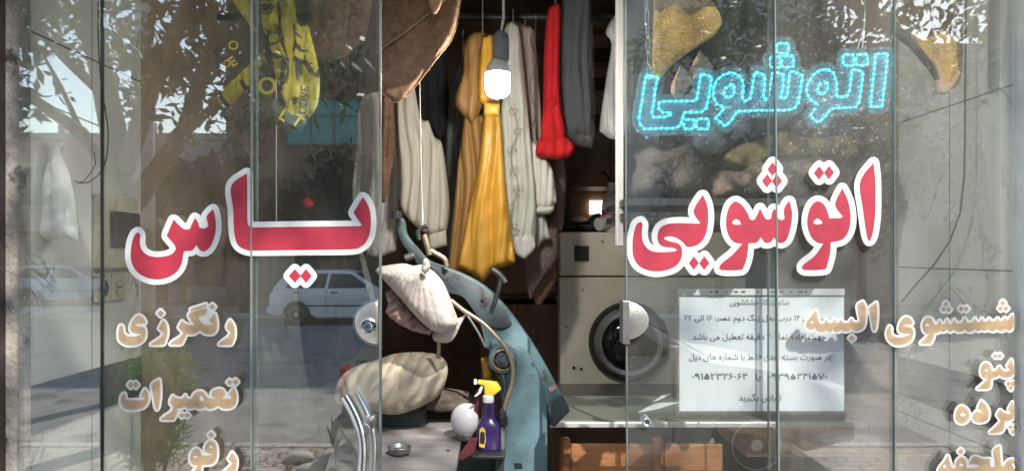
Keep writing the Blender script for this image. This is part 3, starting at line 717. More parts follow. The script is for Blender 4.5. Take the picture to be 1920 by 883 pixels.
for i in range(8):
    cx = 1209+i*1.2; ll = []
    for j in range(14):
        a = 2*PI*j/14; ll.append(P(cx+(3.6*math.cos(a) if i % 2 else 2.2*math.cos(a)), yy+14+15*math.sin(a), YS+(.002*math.cos(a) if i % 2 == 0 else 0)))
    mb.tube(ll, .0011, 6, True); yy += 26
mb.make('chain', 'chrome', sign, smooth=True)
MB().tube([P(1625, -70, YS), P(1621, 40, YS), P(1617, 92, YS)], .0012, 6).tube([P(1617, 60, YS), P(1608, 92, YS)], .001, 5).make('hanging_cord', 'cord_white', sign)
MB().lathe(P(1213, 258, YS-.004), [(.004, -.003), (.005, 0), (.004, .004)], 12, 'y').make('fixing_screw', 'chrome', sign)

# ---------------------------------------------------------------- notice
def forms():
    d = {}
    for cp in list(range(0xFB50, 0xFE00))+list(range(0xFE70, 0xFEFF)):
        x = unicodedata.decomposition(chr(cp)).split()
        if len(x) == 2 and x[0] in ('<initial>', '<medial>', '<final>', '<isolated>'):
            d.setdefault(chr(int(x[1], 16)), {})[x[0][1:-1]] = chr(cp)
    return d
FM = forms()
def shape_word(w):
    if all(c.isdigit() or c in ':' for c in w): return w
    out = []
    for i, c in enumerate(w):
        f = FM.get(c)
        if not f: out.append(c); continue
        prev = i > 0 and 'initial' in FM.get(w[i-1], {})
        nxt = i < len(w)-1 and w[i+1] in FM and 'initial' in f and 'final' in FM[w[i+1]]
        k = 'medial' if prev and nxt else 'final' if prev else 'initial' if nxt else 'isolated'
        out.append(f.get(k, f.get('isolated', c)))
    return ''.join(out[::-1])
def shape_line(s): return ' '.join(shape_word(w) for w in s.split()[::-1])
TM = {}
def text_mesh(s, bold=.02):
    c = bpy.data.curves.new('tmp', 'FONT'); c.body = s; c.size = 1; c.align_x = 'LEFT'
    o = bpy.data.objects.new('tmp', c); C.objects.link(o)
    bpy.context.view_layer.update()
    cu = o.to_curve(bpy.context.evaluated_depsgraph_get())
    polys = []
    for sp in cu.splines:
        p = []
        if sp.type == 'BEZIER':
            b = sp.bezier_points
            for k in range(len(b)):
                q = b[(k+1) % len(b)]
                p += [tuple(w[:2]) for w in mathutils.geometry.interpolate_bezier(b[k].co, b[k].handle_right, q.handle_left, q.co, 6)[:-1]]
        else: p = [tuple(q.co[:2]) for q in sp.points]
        cl = [p[0]]
        for q in p[1:]:
            if math.hypot(q[0]-cl[-1][0], q[1]-cl[-1][1]) > 1e-4: cl.append(q)
        if math.hypot(cl[0][0]-cl[-1][0], cl[0][1]-cl[-1][1]) < 1e-4: cl.pop()
        if len(cl) > 2: polys.append(cl)
    o.to_curve_clear(); bpy.data.objects.remove(o); bpy.data.curves.remove(c)
    def area(p): return sum(p[i-1][0]*p[i][1]-p[i][0]*p[i-1][1] for i in range(len(p)))
    sg = area(max(polys, key=lambda p: abs(area(p))))
    vs, fs, kind = [], [], []
    def put(p, kd):
        k = len(vs); vs.extend(Vector(q) for q in p); ids = list(range(k, k+len(p)))
        fs.append(ids if area(p) > 0 else ids[::-1]); kind.append(kd)
    for p in polys: put(p, 1 if area(p)*sg > 0 else 2)
    if bold:
        for p in polys:
            for q in stroke(p, bold, True, 6): put(q, 3)
    r = delaunay_2d_cdt(vs, [], fs, 1, 1e-6)
    out = []
    for t, of in zip(r[2], r[5]):
        ks = {kind[i] for i in of}
        if 3 in ks or (1 in ks and 2 not in ks): out.append(tuple(t))
    return [tuple(p) for p in r[0]], out
def text_line(name, s, x0, x1, ybase, h, y, m, parent, rot=None):
    """fit a line of text between x0 and x1 (photo px) on its sheet"""
    v, f = text_mesh(s)
    xs = [p[0] for p in v]; a, b = min(xs), max(xs)
    if rot is None:
        k = (x1-x0)/(b-a)
        w3 = [P(x0+(p[0]-a)*k, ybase-p[1]*h, y) for p in v]
    else:
        k = h; ca, sa = math.cos(rot), math.sin(rot)
        w3 = [P(x0+(p[0]-a)*k*ca-p[1]*k*sa, ybase-((p[0]-a)*k*sa+p[1]*k*ca), y) for p in v]
    return MB().add(w3, f).make(name, m, parent)
nt_ = thing('paper_notice', 'white printed opening hours notice in a punched plastic sleeve', 'notice')
YN = .055
MB().box(P(1274, 557, YN), P(1582, 770, YN+.0008)).make('paper', 'paper', nt_)
MB().box(P(1270, 541, YN-.0042), P(1584, 776, YN-.0036)).make('sleeve', 'sleeve', nt_)
MB().box(P(1271, 541, YN-.0015), P(1583, 553, YN-.001)).make('punched_strip', 'white_plastic', nt_)
mb = MB()
for hx, ww in ((1334, 2), (1344, 4), (1362, 2), (1380, 4), (1394, 4), (1422, 2), (1449, 4), (1465, 4), (1483, 2), (1501, 4), (1511, 2)):
    mb.add([P(hx+ww*math.cos(2*PI*j/12), 547+2*math.sin(2*PI*j/12), YN-.0022) for j in range(12)], [tuple(range(12))])
mb.make('punched_holes', 'black_plastic', nt_)
zn = zc(1260, 535, 3.532)
for s, a, b, yb, h in (('ساعات کار خشکشویی', 382, 775, 128, 15), ('صبح الی ۱۴ درب بغل زنگ دوم عصر: ۱۶ الی ۲۲', 82, 1045, 232, 14), ('جهت اقامه نماز ۲۰ دقیقه تعطیل می باشد', 135, 1020, 358, 16), ('در صورت بسته بودن فقط با شماره های ذیل', 112, 1052, 492, 16), ('تماس بگیرید', 442, 725, 760, 16)):
    (xa, yb2), (xb, _) = zn([(a, yb), (b, yb)])
    text_line('text_line', shape_line(s), xa, xb, yb2, h, YN-.0005, 'ink', nt_)
(xa, yb2), (xb, _) = zn([(130, 622), (1030, 622)])
text_line('text_line', '۰۹۱۵۲۳۲۶۰۶۴  '+shape_word('یا')+'  ۰۹۳۹۵۴۴۱۵۷۰', xa, xb, yb2, 17, YN-.0005, 'ink', nt_)

# ================================================================ LEFT WALL FITTINGS
def wallbox(y0, y1, z0, z1, d0, d1, X=LX): return (X+d0, y0, z0), (X+d1, y1, z1)
t = thing('switch_box', 'yellowed wall box with a dark smoked cover on pale stone', 'electric box')
MB().box(*wallbox(.30, .485, 1.71, 1.905, .001, .03)).make('housing', 'beige_plastic', t, bevel=.004)
MB().box(*wallbox(.328, .478, 1.765, 1.862, .031, .04)).make('smoked_cover', 'smoked', t, bevel=.004)
for k, (ya, lab) in enumerate(((.298, 'beige wall socket nearer the window glass'), (.376, 'beige wall socket deeper inside the shop'))):
    t = thing('wall_socket', lab, 'socket', 'wall sockets under the switch box')
    MB().box(*wallbox(ya, ya+.073, 1.622, 1.695, .001, .012)).make('plate', 'beige_plastic', t, bevel=.003)
    MB().lathe((LX+.0125, ya+.036, 1.658), [(.021, 0), (.021, .002), (.017, .002), (.016, -.004)], 20, 'x').make('socket_cup', 'black_plastic' if k == 0 else 'beige_plastic', t)
    MB().lathe((LX+.0131, ya+.030, 1.658), [(.0026, 0), (.0026, .002)], 8, 'x').lathe((LX+.0131, ya+.043, 1.658), [(.0026, 0), (.0026, .002)], 8, 'x').make('pin_holes', 'black_plastic', t)
o = puff('plastic_bag', [(105,262),(97,275),(103,285),(92,310),(82,370),(76,445),(95,452),(120,446),(148,452),(142,380),(128,320),(115,285),(118,270)], .10, 'bag_plastic', depth=.025, h=5, fold=vf(.006, 26), crease=.004, cs=.2)
tag(o, 'crumpled clear plastic bag hung from the pipe on stone wall', 'plastic bag')
o = MB().tube([P(a, b, .15) for a, b in smooth_poly([(58, 288), (63, 302), (70, 316), (84, 326)], 5, 90, False)], .0075, 12).box(P(50, 283, .14), P(72, 292, .16)).make('drain_pipe', 'black_plastic', smooth='auto')
tag(o, 'short black pipe elbow sticking out of the stone wall', 'pipe')
o = MB().tube([P(a, b, .22) for a, b in smooth_poly([(186, -60), (184, 60), (190, 160), (198, 210), (203, 260), (195, 312), (172, 338), (148, 343), (134, 330), (131, 300), (133, 284)], 6, 120, False)], .0017, 7).make('cable', 'cable', smooth=True)
tag(o, 'black cable hanging in a loop beside the plastic bag', 'cable')
o = MB().tube([P(a, b, .24) for a, b in smooth_poly([(176, 285), (178, 310), (160, 337), (150, 341)], 6, 120, False)], .0013, 7).make('cable', 'cable', smooth=True)
tag(o, 'thin dark cable joining the hanging loop', 'cable')
o = puff('blue_rag', [(290, 354), (300, 354), (306, 375), (313, 396), (303, 402), (293, 385)], .8, 'blue_cloth', depth=.01, h=4)
tag(o, 'small blue rag hanging inside above red lettering', 'rag')
o = puff('garment', [(262,330),(292,322),(300,360),(306,450),(312,540),(280,548),(252,540),(256,440)], 1.0, 'white_cloth', depth=.03, fold=vf(.012, 18), h=6)
tag(o, 'plain white garment hanging deep inside behind the switch box', 'garment')
o = puff('garment', [(345,300),(392,300),(402,360),(412,440),(420,560),(380,566),(340,556),(345,420)], 1.25, 'bag_yellow', depth=.03, fold=vf(.012, 18), h=6)
tag(o, 'straw coloured bagged garment hanging behind the red seen letter', 'garment')

o = MB().tube([P(a, b, y_) for (a, b), y_ in zip([(1812, -60), (1810, 120), (1809, 260), (1808, 330), (1800, 400), (1782, 450), (1752, 495), (1716, 535), (1690, 566)], (.185, .185, .185, .186, .20, .23, .28, .36, .43))], .0024, 7).make('cable', 'cable', smooth=True)  # added tube tracing the long dark crack in the stone
tag(o, 'thin dark tube along the crack line of the grey stone wall', 'cable')
# ---------------------------------------------------------------- scarf
sc = thing('silk_scarf', 'yellow and grey silk scarf printed with letters over the door', 'scarf')
puff('grey_panel', [(430,-20),(490,-20),(504,100),(507,165),(540,210),(574,222),(566,244),(545,250),(505,222),(470,185),(466,140),(476,60),(440,10)], .10, 'grey_sheer', sc, .008, h=5, fold=vf(.004, 22))
puff('yellow_panel', [(522,-20),(550,-20),(556,36),(566,52),(578,46),(588,85),(597,130),(599,165),(594,202),(576,224),(556,229),(530,216),(536,190),(532,150),(538,110),(530,70)], .115, 'silk_print', sc, .008, h=3, R=7, fold=vf(.009, 24, 5), crease=.003, cs=.12)
puff('yellow_panel', [(486,-20),(516,-20),(522,40),(519,62),(536,105),(548,150),(540,203),(524,165),(510,110),(494,60)], .10, 'silk_print', sc, .008, h=3, R=7, fold=vf(.009, 22, 6), crease=.003, cs=.12)
puff('yellow_panel', [(402,188),(424,204),(452,178),(476,152),(500,122),(496,92),(464,126),(428,160)], .09, 'silk_print', sc, .005, h=3, R=6, fold=vf(.006, 12))
puff('yellow_panel', [(421,-20),(462,-20),(474,35),(480,62),(462,40),(440,8)], .085, 'yellow_silk', sc, .01, h=4, fold=vf(.004, 15))
puff('dark_border', [(534,214),(556,228),(575,221),(570,238),(556,245),(542,240),(528,228)], .095, 'silk_ink', sc, .008, h=4)
text_line('printed_letters', 'LOVE', 574, 0, 214, 22, .088, 'silk_ink', sc, math.radians(84))
text_line('printed_letters', 'H', 588, 0, 130, 20, .088, 'silk_ink', sc, math.radians(98))
for s, x, y, h, r in (('O', 484, 176, 44, 0), ('E', 436, 126, 26, 30), ('O', 427, 92, 24, -10), ('O', 421, 128, 19, 20), ('T', 545, 230, 30, -35), ('L', 522, 222, 30, -30)):
    text_line('printed_letters', s, x, 0, y, h, .076, 'yellow_silk', sc, math.radians(r))
mb = MB()
for p in ([(488,25),(505,24),(516,10)], [(497,55),(512,62),(524,60)], [(505,82),(520,80),(528,64)], [(514,110),(530,108),(540,125),(536,146),(522,148)], [(552,60),(566,72)], [(560,95),(578,96)]):
    mb.tube([P(a, b, .079) for a, b in smooth_poly(p, 5, 120, False)], .0026, 6)
mb.make('printed_strokes', 'silk_ink', sc)

o = puff('white_ribbon', [(672,470),(680,474),(694,520),(704,565),(706,604),(698,604),(692,560),(682,515)], .30, 'voile', depth=.006, h=4, fold=vf(.004, 9))
tag(o, 'thin white ribbon dangling behind the door above the key lock', 'ribbon')
o = puff('red_rag', [(566,374),(578,370),(588,380),(584,390),(572,388)], .9, 'red_cloth', depth=.015, h=3)
tag(o, 'tiny red rag in the dark behind the handled door', 'rag')
# ---------------------------------------------------------------- felt pieces
o = puff('felt_cloth', [(583,-20),(700,-20),(690,55),(662,95),(618,120),(592,98),(583,60)], .22, 'felt', depth=.008, h=5, R=8, fold=vf(.012, 55, 10))
tag(o, 'brown felt cloth hanging behind the glass beside the scarf', 'cloth')
t = thing('felt_blanket', 'large brown felt blanket corner hanging in the open doorway', 'blanket')
pl = [(705,-40),(868,-40),(860,20),(848,70),(812,118),(778,162),(748,190),(730,186),(714,160),(708,115)]
puff('blanket_panel', pl, .26, 'felt', t, .012, h=5, R=9, fold=vf(.008, 90, 10), crease=.003)
MB().tube([P(a, b, .258) for a, b in smooth_poly(pl[1:-1], 6, 90, False)], .0028, 6).make('piping', 'felt_edge', t)
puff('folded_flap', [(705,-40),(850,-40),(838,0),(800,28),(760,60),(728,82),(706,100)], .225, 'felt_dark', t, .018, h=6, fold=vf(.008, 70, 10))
MB().tube([P(a, b, .224) for a, b in smooth_poly([(842,-10),(800,28),(760,60),(728,82),(706,100)], 6, 90, False)], .0022, 6).make('piping', 'felt_edge', t)
puff('strap', [(796,-30),(834,-30),(828,6),(820,24),(812,28),(806,12)], .205, 'felt_edge', t, .008, h=4)
o = puff('ochre_cloth', [(1226,-30),(1306,-30),(1340,12),(1356,42),(1338,68),(1295,96),(1262,122),(1238,148),(1224,152)], .09, 'fuzzy_gold', depth=.007, h=4, R=8, fold=vf(.012, 62, 14), crease=.004)
tag(o, 'ochre plush cloth hanging above the blue lit sign', 'cloth')
o = puff('lining_cloth', [(1258,164),(1276,122),(1290,138),(1312,94),(1338,128),(1300,152),(1282,178),(1266,186)], .23, 'fuzzy_pink', depth=.006, h=4, R=6, fold=vf(.008, 22))
tag(o, 'pinkish folded cloth corner below the ochre plush cloth', 'cloth')
t = thing('ochre_cloth', 'ochre cloth with stitched hem hanging against the grey stone wall', 'cloth')
puff('cloth_panel', [(1668,-30),(1802,-30),(1801,138),(1775,172),(1757,174),(1742,132),(1704,76),(1674,48)], .14, 'fuzzy_gold', t, .007, h=4, R=8, fold=vf(.010, 46, 12))
puff('hem', [(1748,118),(1756,112),(1776,156),(1800,128),(1801,140),(1776,176),(1756,176)], .128, 'felt_edge', t, .006, h=4)
o = puff('black_strap', [(1672,52),(1690,62),(1712,76),(1748,118),(1762,150),(1754,152),(1738,128),(1700,86),(1672,66)], .115, 'black_cloth', depth=.006, h=5)  # dark strip added for the reflection of a tree branch
tag(o, 'dark strip standing in for a branch reflection over the ochre cloth', 'strap')

# ---------------------------------------------------------------- the lit bulb
t = thing('hanging_bulb', 'lit white bulb hanging on a grey holder in the doorway', 'bulb')
bc = P(933, 136, .35); s_ = F/2.05
MB().tube([P(945, -90, .35), P(944, 0, .35), P(944, 35, .35), P(939, 62, .35)], .0036, 8).make('flex', 'cord_white', t, smooth=True)
zz = lambda py: P(0, py, .35).z - bc.z
MB().lathe((P(939, 0, .35).x, .35, bc.z), [(.006, zz(58)), (.016, zz(62)), (.021, zz(68)), (.0215, zz(74)), (.0225, zz(76)), (.0225, zz(112)), (.021, zz(113)), (.018, zz(116))], 28).make('lamp_holder', 'clear_grey', t, smooth='auto')
MB().lathe((bc.x, .35, bc.z), [(.016, zz(112)), (.022, zz(118)), (.030, zz(128)), (.0325, zz(138))], 28).make('bulb_base', 'white_plastic', t, smooth='auto')
MB().lathe((bc.x, .35, bc.z), [(.0325, zz(138.2)), (.0325, zz(168)), (.030, zz(175)), (.023, zz(181)), (.012, zz(184)), (.002, zz(185))], 28).make('bulb_dome', 'bulb', t, smooth='auto')

# ---------------------------------------------------------------- garments on the rail
o = MB().tube([(LX, 1.15, 2.62), (RX, 1.15, 2.62)], .014, 10).make('clothes_rail', 'grimy_iron', smooth=True)
tag(o, 'dark iron clothes rail across the shop above the garments', 'rail')
def garment(label, cat, pieces, y, name='garment', group='garments hung on the rail'):
    t = thing(name, label, cat, group)
    for nm, px, m, d, fo, dy in pieces:
        puff(nm, px, y+dy, m, t, d*.75, h=3.2, R=15, fold=fo, crease=.003, cs=.09)
    return t
def hook(t, px, py, y):
    MB().tube([P(px, py, y), P(px, py-16, y), (P(px, 0, y).x, y+.0, 2.6)], .002, 6).make('hanger_hook', 'chrome', t)
g = garment('cream gathered drape with ribbed cuff beside the felt blanket', 'garment', [
    ('body', [(742,150),(775,150),(790,222),(803,226),(815,258),(828,268),(838,330),(843,390),(838,432),(805,440),(770,415),(750,380),(747,300)], 'cream_cloth', .04, vf(.016, 19, 8), 0),
    ('cuff', [(802,437),(836,431),(839,460),(806,470)], 'cream_cloth', .02, vf(.006, 5), -.01)], 1.05)
hook(g, 760, 150, 1.05)
g = garment('off-white narrow garments crowding behind the door edge', 'garment', [
    ('body', [(676,190),(716,170),(742,170),(752,290),(748,400),(742,470),(712,482),(690,478),(662,385),(668,280)], 'white_cloth', .03, vf(.014, 17, 8), 0)], 1.2)
hook(g, 716, 170, 1.2)
g = garment('tan brown narrow strip garment between cream drapes', 'garment', [('body', [(716,180),(738,180),(740,250),(738,300),(722,380),(714,380)], 'felt_dark', .02, vf(.008, 14), 0)], 1.0)
hook(g, 728, 180, 1.0)
g = garment('black short garment hanging behind the felt blanket', 'garment', [('body', [(786,100),(832,90),(840,150),(838,235),(824,266),(802,232),(782,226),(774,170)], 'black_cloth', .04, vf(.01, 20), 0)], 1.22)
hook(g, 815, 95, 1.22)
g = garment('slate grey film covered garment behind the gold dress', 'garment', [('body', [(842,160),(872,110),(885,150),(875,300),(862,490),(840,490),(836,300)], 'slate_sheer', .04, vf(.014, 17), 0)], 1.25)
hook(g, 868, 112, 1.25)
g = garment('gold satin dress with sash and long flared skirt', 'dress', [
    ('back_skirt', [(872,215),(908,215),(905,330),(890,440),(872,520),(838,535),(850,400),(860,300)], 'gold_dim', .04, vf(.02, 21, 6), .05),
    ('skirt', [(908,214),(938,214),(944,290),(954,390),(967,492),(946,500),(925,506),(906,530),(884,514),(856,500),(868,450),(882,380),(897,300)], 'gold_satin', .05, vf(.02, 36, 5, 1), 0),
    ('bodice', [(872,78),(902,58),(928,80),(940,118),(938,196),(906,196),(888,235),(866,214),(852,188),(868,140)], 'gold_dim', .05, vf(.012, 25), .02),
    ('sleeve', [(905,70),(922,66),(930,110),(922,180),(905,196),(897,180),(898,120)], 'gold_satin', .03, vf(.008, 14), -.03),
    ('sash', [(907,192),(938,195),(936,217),(907,216)], 'gold_bright', .025, None, -.035)], .9)
hook(g, 905, 60, .9)
g = garment('pale sage curtain with an embroidered trailing vine', 'curtain', [
    ('cloth', [(946,56),(962,42),(974,60),(984,150),(998,300),(1006,400),(1002,462),(966,470),(956,440),(948,380),(942,280),(938,215),(950,140)], 'pale_cloth', .03, vf(.014, 17, 6), 0),
    ('pleated_hem', [(962,438),(982,440),(998,436),(1004,464),(984,486),(966,474)], 'white_cloth', .02, vf(.006, 8), -.01)], 1.0)
mb = MB(); 
mb.tube([P(964+7*math.sin(z/17.0), z, .945) for z in range(200, 430, 4)], .0014, 5)
for z in range(210, 430, 36):
    mb.tube([P(964+7*math.sin(z/17.0)+5*math.cos(a/2)*(1+a/12), z+6*math.sin(a/2), .944) for a in range(0, 13)], .0013, 5)
mb.make('embroidery', 'thread', g)
hook(g, 962, 44, 1.0)
g = garment('dusty rose curtain behind the embroidered sage one', 'curtain', [('cloth', [(962,40),(1003,56),(1010,150),(1016,250),(1006,290),(1010,340),(1000,360),(985,300),(972,150)], 'rose_cloth', .03, vf(.014, 16, 6), 0)], 1.12)
mb = MB(); mb.tube([P(998+5*math.sin(z/15.0), z, 1.07) for z in range(70, 260, 4)], .0016, 5); mb.make('embroidery', 'thread', g)
hook(g, 985, 48, 1.12)
g = garment('white folded curtains with pleated hems over the knit cloth', 'curtain', [
    ('cloth', [(985,250),(1013,280),(1038,325),(1044,380),(1022,394),(994,388),(982,340)], 'white_cloth', .05, vf(.014, 13), 0),
    ('pleated_hem', [(988,388),(1040,386),(1036,398),(1018,402),(992,398)], 'white_cloth', .04, vf(.004, 40), -.02),
    ('frill', [(986,396),(1020,400),(1034,448),(1018,452),(1008,466),(998,430)], 'pale_cloth', .04, vf(.012, 11), .03)], 1.06)
hook(g, 1005, 262, 1.06)
g = garment('bright red tube shaped garment hanging beside plastic covered navy one', 'garment', [
    ('body', [(1034,12),(1047,8),(1053,25),(1050,100),(1052,190),(1062,250),(1056,270),(1012,272),(1018,200),(1020,100),(1026,30)], 'red_cloth', .05, vf(.01, 16, 4), 0),
    ('waist_knot', [(1026,188),(1042,182),(1048,196),(1036,204),(1024,200)], 'red_cloth', .03, vf(.006, 8), -.035),
    ('rolled_hem', [(1012,262),(1054,256),(1070,264),(1079,280),(1066,296),(1038,299),(1004,293),(1005,278)], 'red_cloth', .06, vf(.01, 20), -.01)], 1.0)
hook(g, 1041, 10, 1.0)
g = garment('navy suit hanging inside shiny clear plastic film', 'garment', [
    ('suit', [(1058,-10),(1080,-14),(1104,-10),(1108,100),(1106,235),(1086,250),(1066,248),(1058,200),(1054,100)], 'navy_cloth', .05, vf(.012, 26), 0),
    ('plastic_film', [(1052,-16),(1108,-16),(1113,100),(1114,262),(1100,276),(1080,272),(1060,258),(1052,200),(1049,100)], 'bag_thin', .07, vf(.01, 15, 6), 0)], 1.04)
hook(g, 1081, -14, 1.04)
g = garment('film wrapped pale garment behind the white post', 'garment', [('plastic_film', [(1166,10),(1136,58),(1146,84),(1138,140),(1128,205),(1124,246),(1150,262),(1185,250),(1190,60)], 'bag_plastic', .05, vf(.012, 15, 6), 0)], 1.05)
hook(g, 1166, 10, 1.05)
g = garment('long sheer white curtain hanging low behind the handled door', 'curtain', [('cloth', [(484,470),(552,470),(562,600),(578,720),(598,810),(560,822),(520,812),(484,818)], 'voile', .03, vf(.014, 17, 6), 0)], .75, group='garments hung low')
MB().tube([P(518, 470, .75), (P(518, 0, .75).x, .75, 2.6)], .002, 6).make('hanging_cord', 'cord_white', g)
o = MB().tube([P(787, 150, .6), P(789, 250, .6), P(790, 330, .58), P(793, 405, .55), P(792, 424, .53)], .0011, 6).make('string', 'cord_white')
tag(o, 'thin white string hanging down to the press arm', 'string')
# ---------------------------------------------------------------- behind: cabinet, knit cloth, shelf, machine
t = thing('drawer_cabinet', 'dark brown wooden cabinet behind the teal press arm', 'cabinet')
yb = 1.75
MB().box(P(900, 570, yb), P(1004, 900, yb+.4)).make('door', 'dark_wood', t, bevel=.004)
MB().box(P(1007, 570, yb), P(1046, 900, yb+.4)).make('door', 'dark_wood', t, bevel=.004)
MB().box(P(962, 571, yb-.006), P(966, 880, yb-.001)).make('trim_strip', 'raw_wood', t)
MB().box(P(880, 475, yb-.02), P(1048, 541, yb+.4)).make('top_box', 'dark_wood', t, bevel=.004)
t = thing('knit_cloth', 'speckled brown knitted cloth hanging in points under white curtains', 'cloth')
puff('front_point', [(982,455),(1010,440),(1042,400),(1046,480),(1022,516),(1003,545),(994,562),(986,525)], 1.15, 'knit', t, .02, h=6, fold=vf(.01, 40))
puff('rear_point', [(1000,520),(1042,480),(1044,520),(1030,548),(1010,576),(1000,560)], 1.22, 'felt_dark', t, .015, h=6)
o = puff('rolled_cloth', [(1040,298),(1056,298),(1062,330),(1058,400),(1054,432),(1040,432),(1042,360)], 1.3, 'mauve', depth=.03, h=5, fold=vf(.008, 9))
tag(o, 'mauve satin cloth roll hanging next to the cream machine', 'cloth')
t = thing('back_shelf', 'brown wooden shelving with a small lit opening at back', 'shelf')
for py in (90, 145, 215, 350): MB().box(P(1060, py, 2.6), P(1330, py+7, 2.95)).make('board', 'dark_wood', t)
MB().box(P(1068, 330, 2.95), P(1330, 440, 3.0)).make('back_panel', 'raw_wood', t)
MB().box(P(1106, 376, 2.93), P(1131, 402, 2.948)).make('lit_opening', 'lit_pane', t)
o = MB().box(P(1157, -60, .62), P(1166, 461, .66)).make('wooden_post', 'white_frame', bevel=.002)
tag(o, 'slim white painted post ending above the cream machine', 'post')
t = thing('dryer_machine', 'old cream enamelled washing machine with rusty round door', 'washing machine')
ym = 1.6
a, b = P(1050, 435, ym), P(1400, 517, ym)
MB().box((a.x, ym, b.z), (b.x, ym+.6, a.z)).make('control_panel', 'cream_metal', t, bevel=.006)
MB().box((a.x, ym+.004, .46), (b.x, ym+.6, b.z-.006)).make('body', 'cream_metal', t, bevel=.006)
MB().box(P(1077, 461, ym-.006), P(1104, 490, ym-.001)).make('dark_opening', 'black_plastic', t, bevel=.002)
for k in range(3): MB().box(P(1079, 466+8*k, ym-.009), P(1102, 468+8*k, ym-.0065)).make('grille_bar', 'grimy_iron', t)
dc = P(1178, 640, ym)
rs = 1/(F/3.3)
dk = MB().lathe(dc, [(74*rs, .003), (75*rs, -.01), (70*rs, -.03), (66*rs, -.03)], 44, 'y').make('door_ring', 'rubber_black', t, smooth='auto')
MB().lathe(dc, [(66*rs, -.028), (66*rs, -.045), (60*rs, -.055), (52*rs, -.05), (50*rs, -.035)], 44, 'y').make('silver_rim', 'dull_metal', dk, smooth='auto')
MB().lathe(dc, [(50*rs, -.036), (44*rs, -.05), (30*rs, -.062), (10*rs, -.068), (0.0, -.069)], 44, 'y').make('door_glass', 'drum', dk, smooth='auto')
for px, py, r in ((1076, 689, 3), (1090, 691, 2.4), (1110, 722, 3.2), (1062, 612, 1.6)):
    MB().lathe(P(px, py, ym-.0), [(r*rs, .006), (r*rs, -.002), (0, -.003)], 10, 'y').make('screw_hole', 'rubber_black', t)
# things on the machine
t = thing('detergent_bottle', 'white plastic bottle with pink label standing on the machine', 'bottle')
yk = 1.75; kb = P(1146, 0, yk).x; z0 = a.z+.001
MB().lathe((kb, yk, z0), [(.035, 0), (.042, .004), (.042, .05), (.042, .115), (.038, .15), (.024, .175), (.014, .185), (.014, .2), (.016, .2), (.016, .222), (.002, .223)], 22).make('bottle_body', 'white_plastic', t, smooth='auto')
MB().lathe((kb, yk, z0), [(.0425, .03), (.0432, .032), (.0432, .10), (.0425, .102)], 22).make('label_band', 'pink_label', t)
cup = MB().lathe((0, 0, 0), [(.022, 0), (.028, .001), (.034, .07), (.031, .07), (.026, .006)], 20).make('plastic_cup', 'white_plastic', smooth='auto')
cup.rotation_euler = (0, math.radians(78), math.radians(40)); cup.location = P(1122, 420, 1.68); cup.location.z = z0+.034
tag(cup, 'translucent white cup lying on the cream machine', 'cup')
o = puff('dark_cloth_heap', [(1052,434),(1058,418),(1075,412),(1100,414),(1112,402),(1126,400),(1130,434)], 1.78, 'navy_cloth', depth=.06, h=4, crease=.01, cs=.3)
tag(o, 'dark rumpled cloth heap on top of the machine', 'cloth')
o = puff('crumpled_tissue', [(1072,412),(1080,400),(1090,403),(1100,406),(1104,414),(1085,417)], 1.70, 'fuzzy_pink', depth=.03, h=3, crease=.008, cs=.5)
tag(o, 'pale crumpled tissue on the dark heap', 'tissue')
o = MB().tube([P(1124, 326, 1.9), P(1132, 322, 1.9), P(1148, 345, 1.9), P(1156, 356, 1.9)], .005, 6).make('wire_hook', 'grimy_iron')
tag(o, 'dark bent wire hook sticking up behind the bottle', 'hook')
# ---------------------------------------------------------------- counter and wooden headboards
t = thing('glass_counter', 'pale counter with an aluminium front rail by the machine', 'counter')
MB().box((P(1036, 0, .75).x, .765, 1.200), (RX-.01, 1.50, 1.212)).make('top', 'counter_top', t, bevel=.002)
MB().box((P(1030, 0, .75).x, .735, 1.202), (RX-.006, .764, 1.219)).make('front_rail', 'aluminium', t, bevel=.002)
MB().box((P(1480, 0, .8).x, .78, FZ), (P(1480, 0, .8).x+.04, 1.3, 1.199)).make('leg', 'dark_wood', t)
MB().box((P(1034, 0, .78).x, .78, FZ), (P(1034, 0, .78).x+.03, 1.3, 1.199)).make('leg', 'dark_wood', t)
for k, (pp, yy, lab) in enumerate((([(1192,742),(1240,734),(1290,744),(1236,752)], .95, 'loose white papers lying on the counter'), ([(1218,732),(1256,726),(1275,733),(1240,742)], 1.1, 'smaller sheet of paper behind the loose papers'))):
    q = [P(x, y, yy) for x, y in pp]
    o = MB().prism([(v.x, yy+(.10 if i in (1, 2) else -.04)+.02*i, 1.2135+.004*k) for i, v in enumerate(q)], (0, 0, .0012)).make('paper_sheet', 'paper')
    tag(o, lab, 'paper')
t = thing('wooden_headboard', 'orange pine headboard with rounded posts under the counter', 'headboard')
yw = .70
for xa in (1048, 1222):
    bx = P(xa+11, 0, yw).x
    MB().lathe((bx, yw, 0), [(.0185, FZ), (.0185, P(0, 828, yw).z), (.016, P(0, 822, yw).z), (.009, P(0, 819, yw).z), (.001, P(0, 818, yw).z)], 18).make('post', 'wood', t, smooth='auto')
MB().box(P(1071, 833, yw-.004), P(1221, 1000, yw+.014)).make('panel', 'wood', t, bevel=.002)
MB().box(P(1246, 833, yw-.004), P(1352, 1000, yw+.014)).make('panel', 'wood', t, bevel=.002)
o = MB().box(P(1044, 800, 1.32), P(1480, 1000, 1.34)).make('back_board', 'inner_wall'); tag(o, 'dark board closing the back under the counter', 'board')

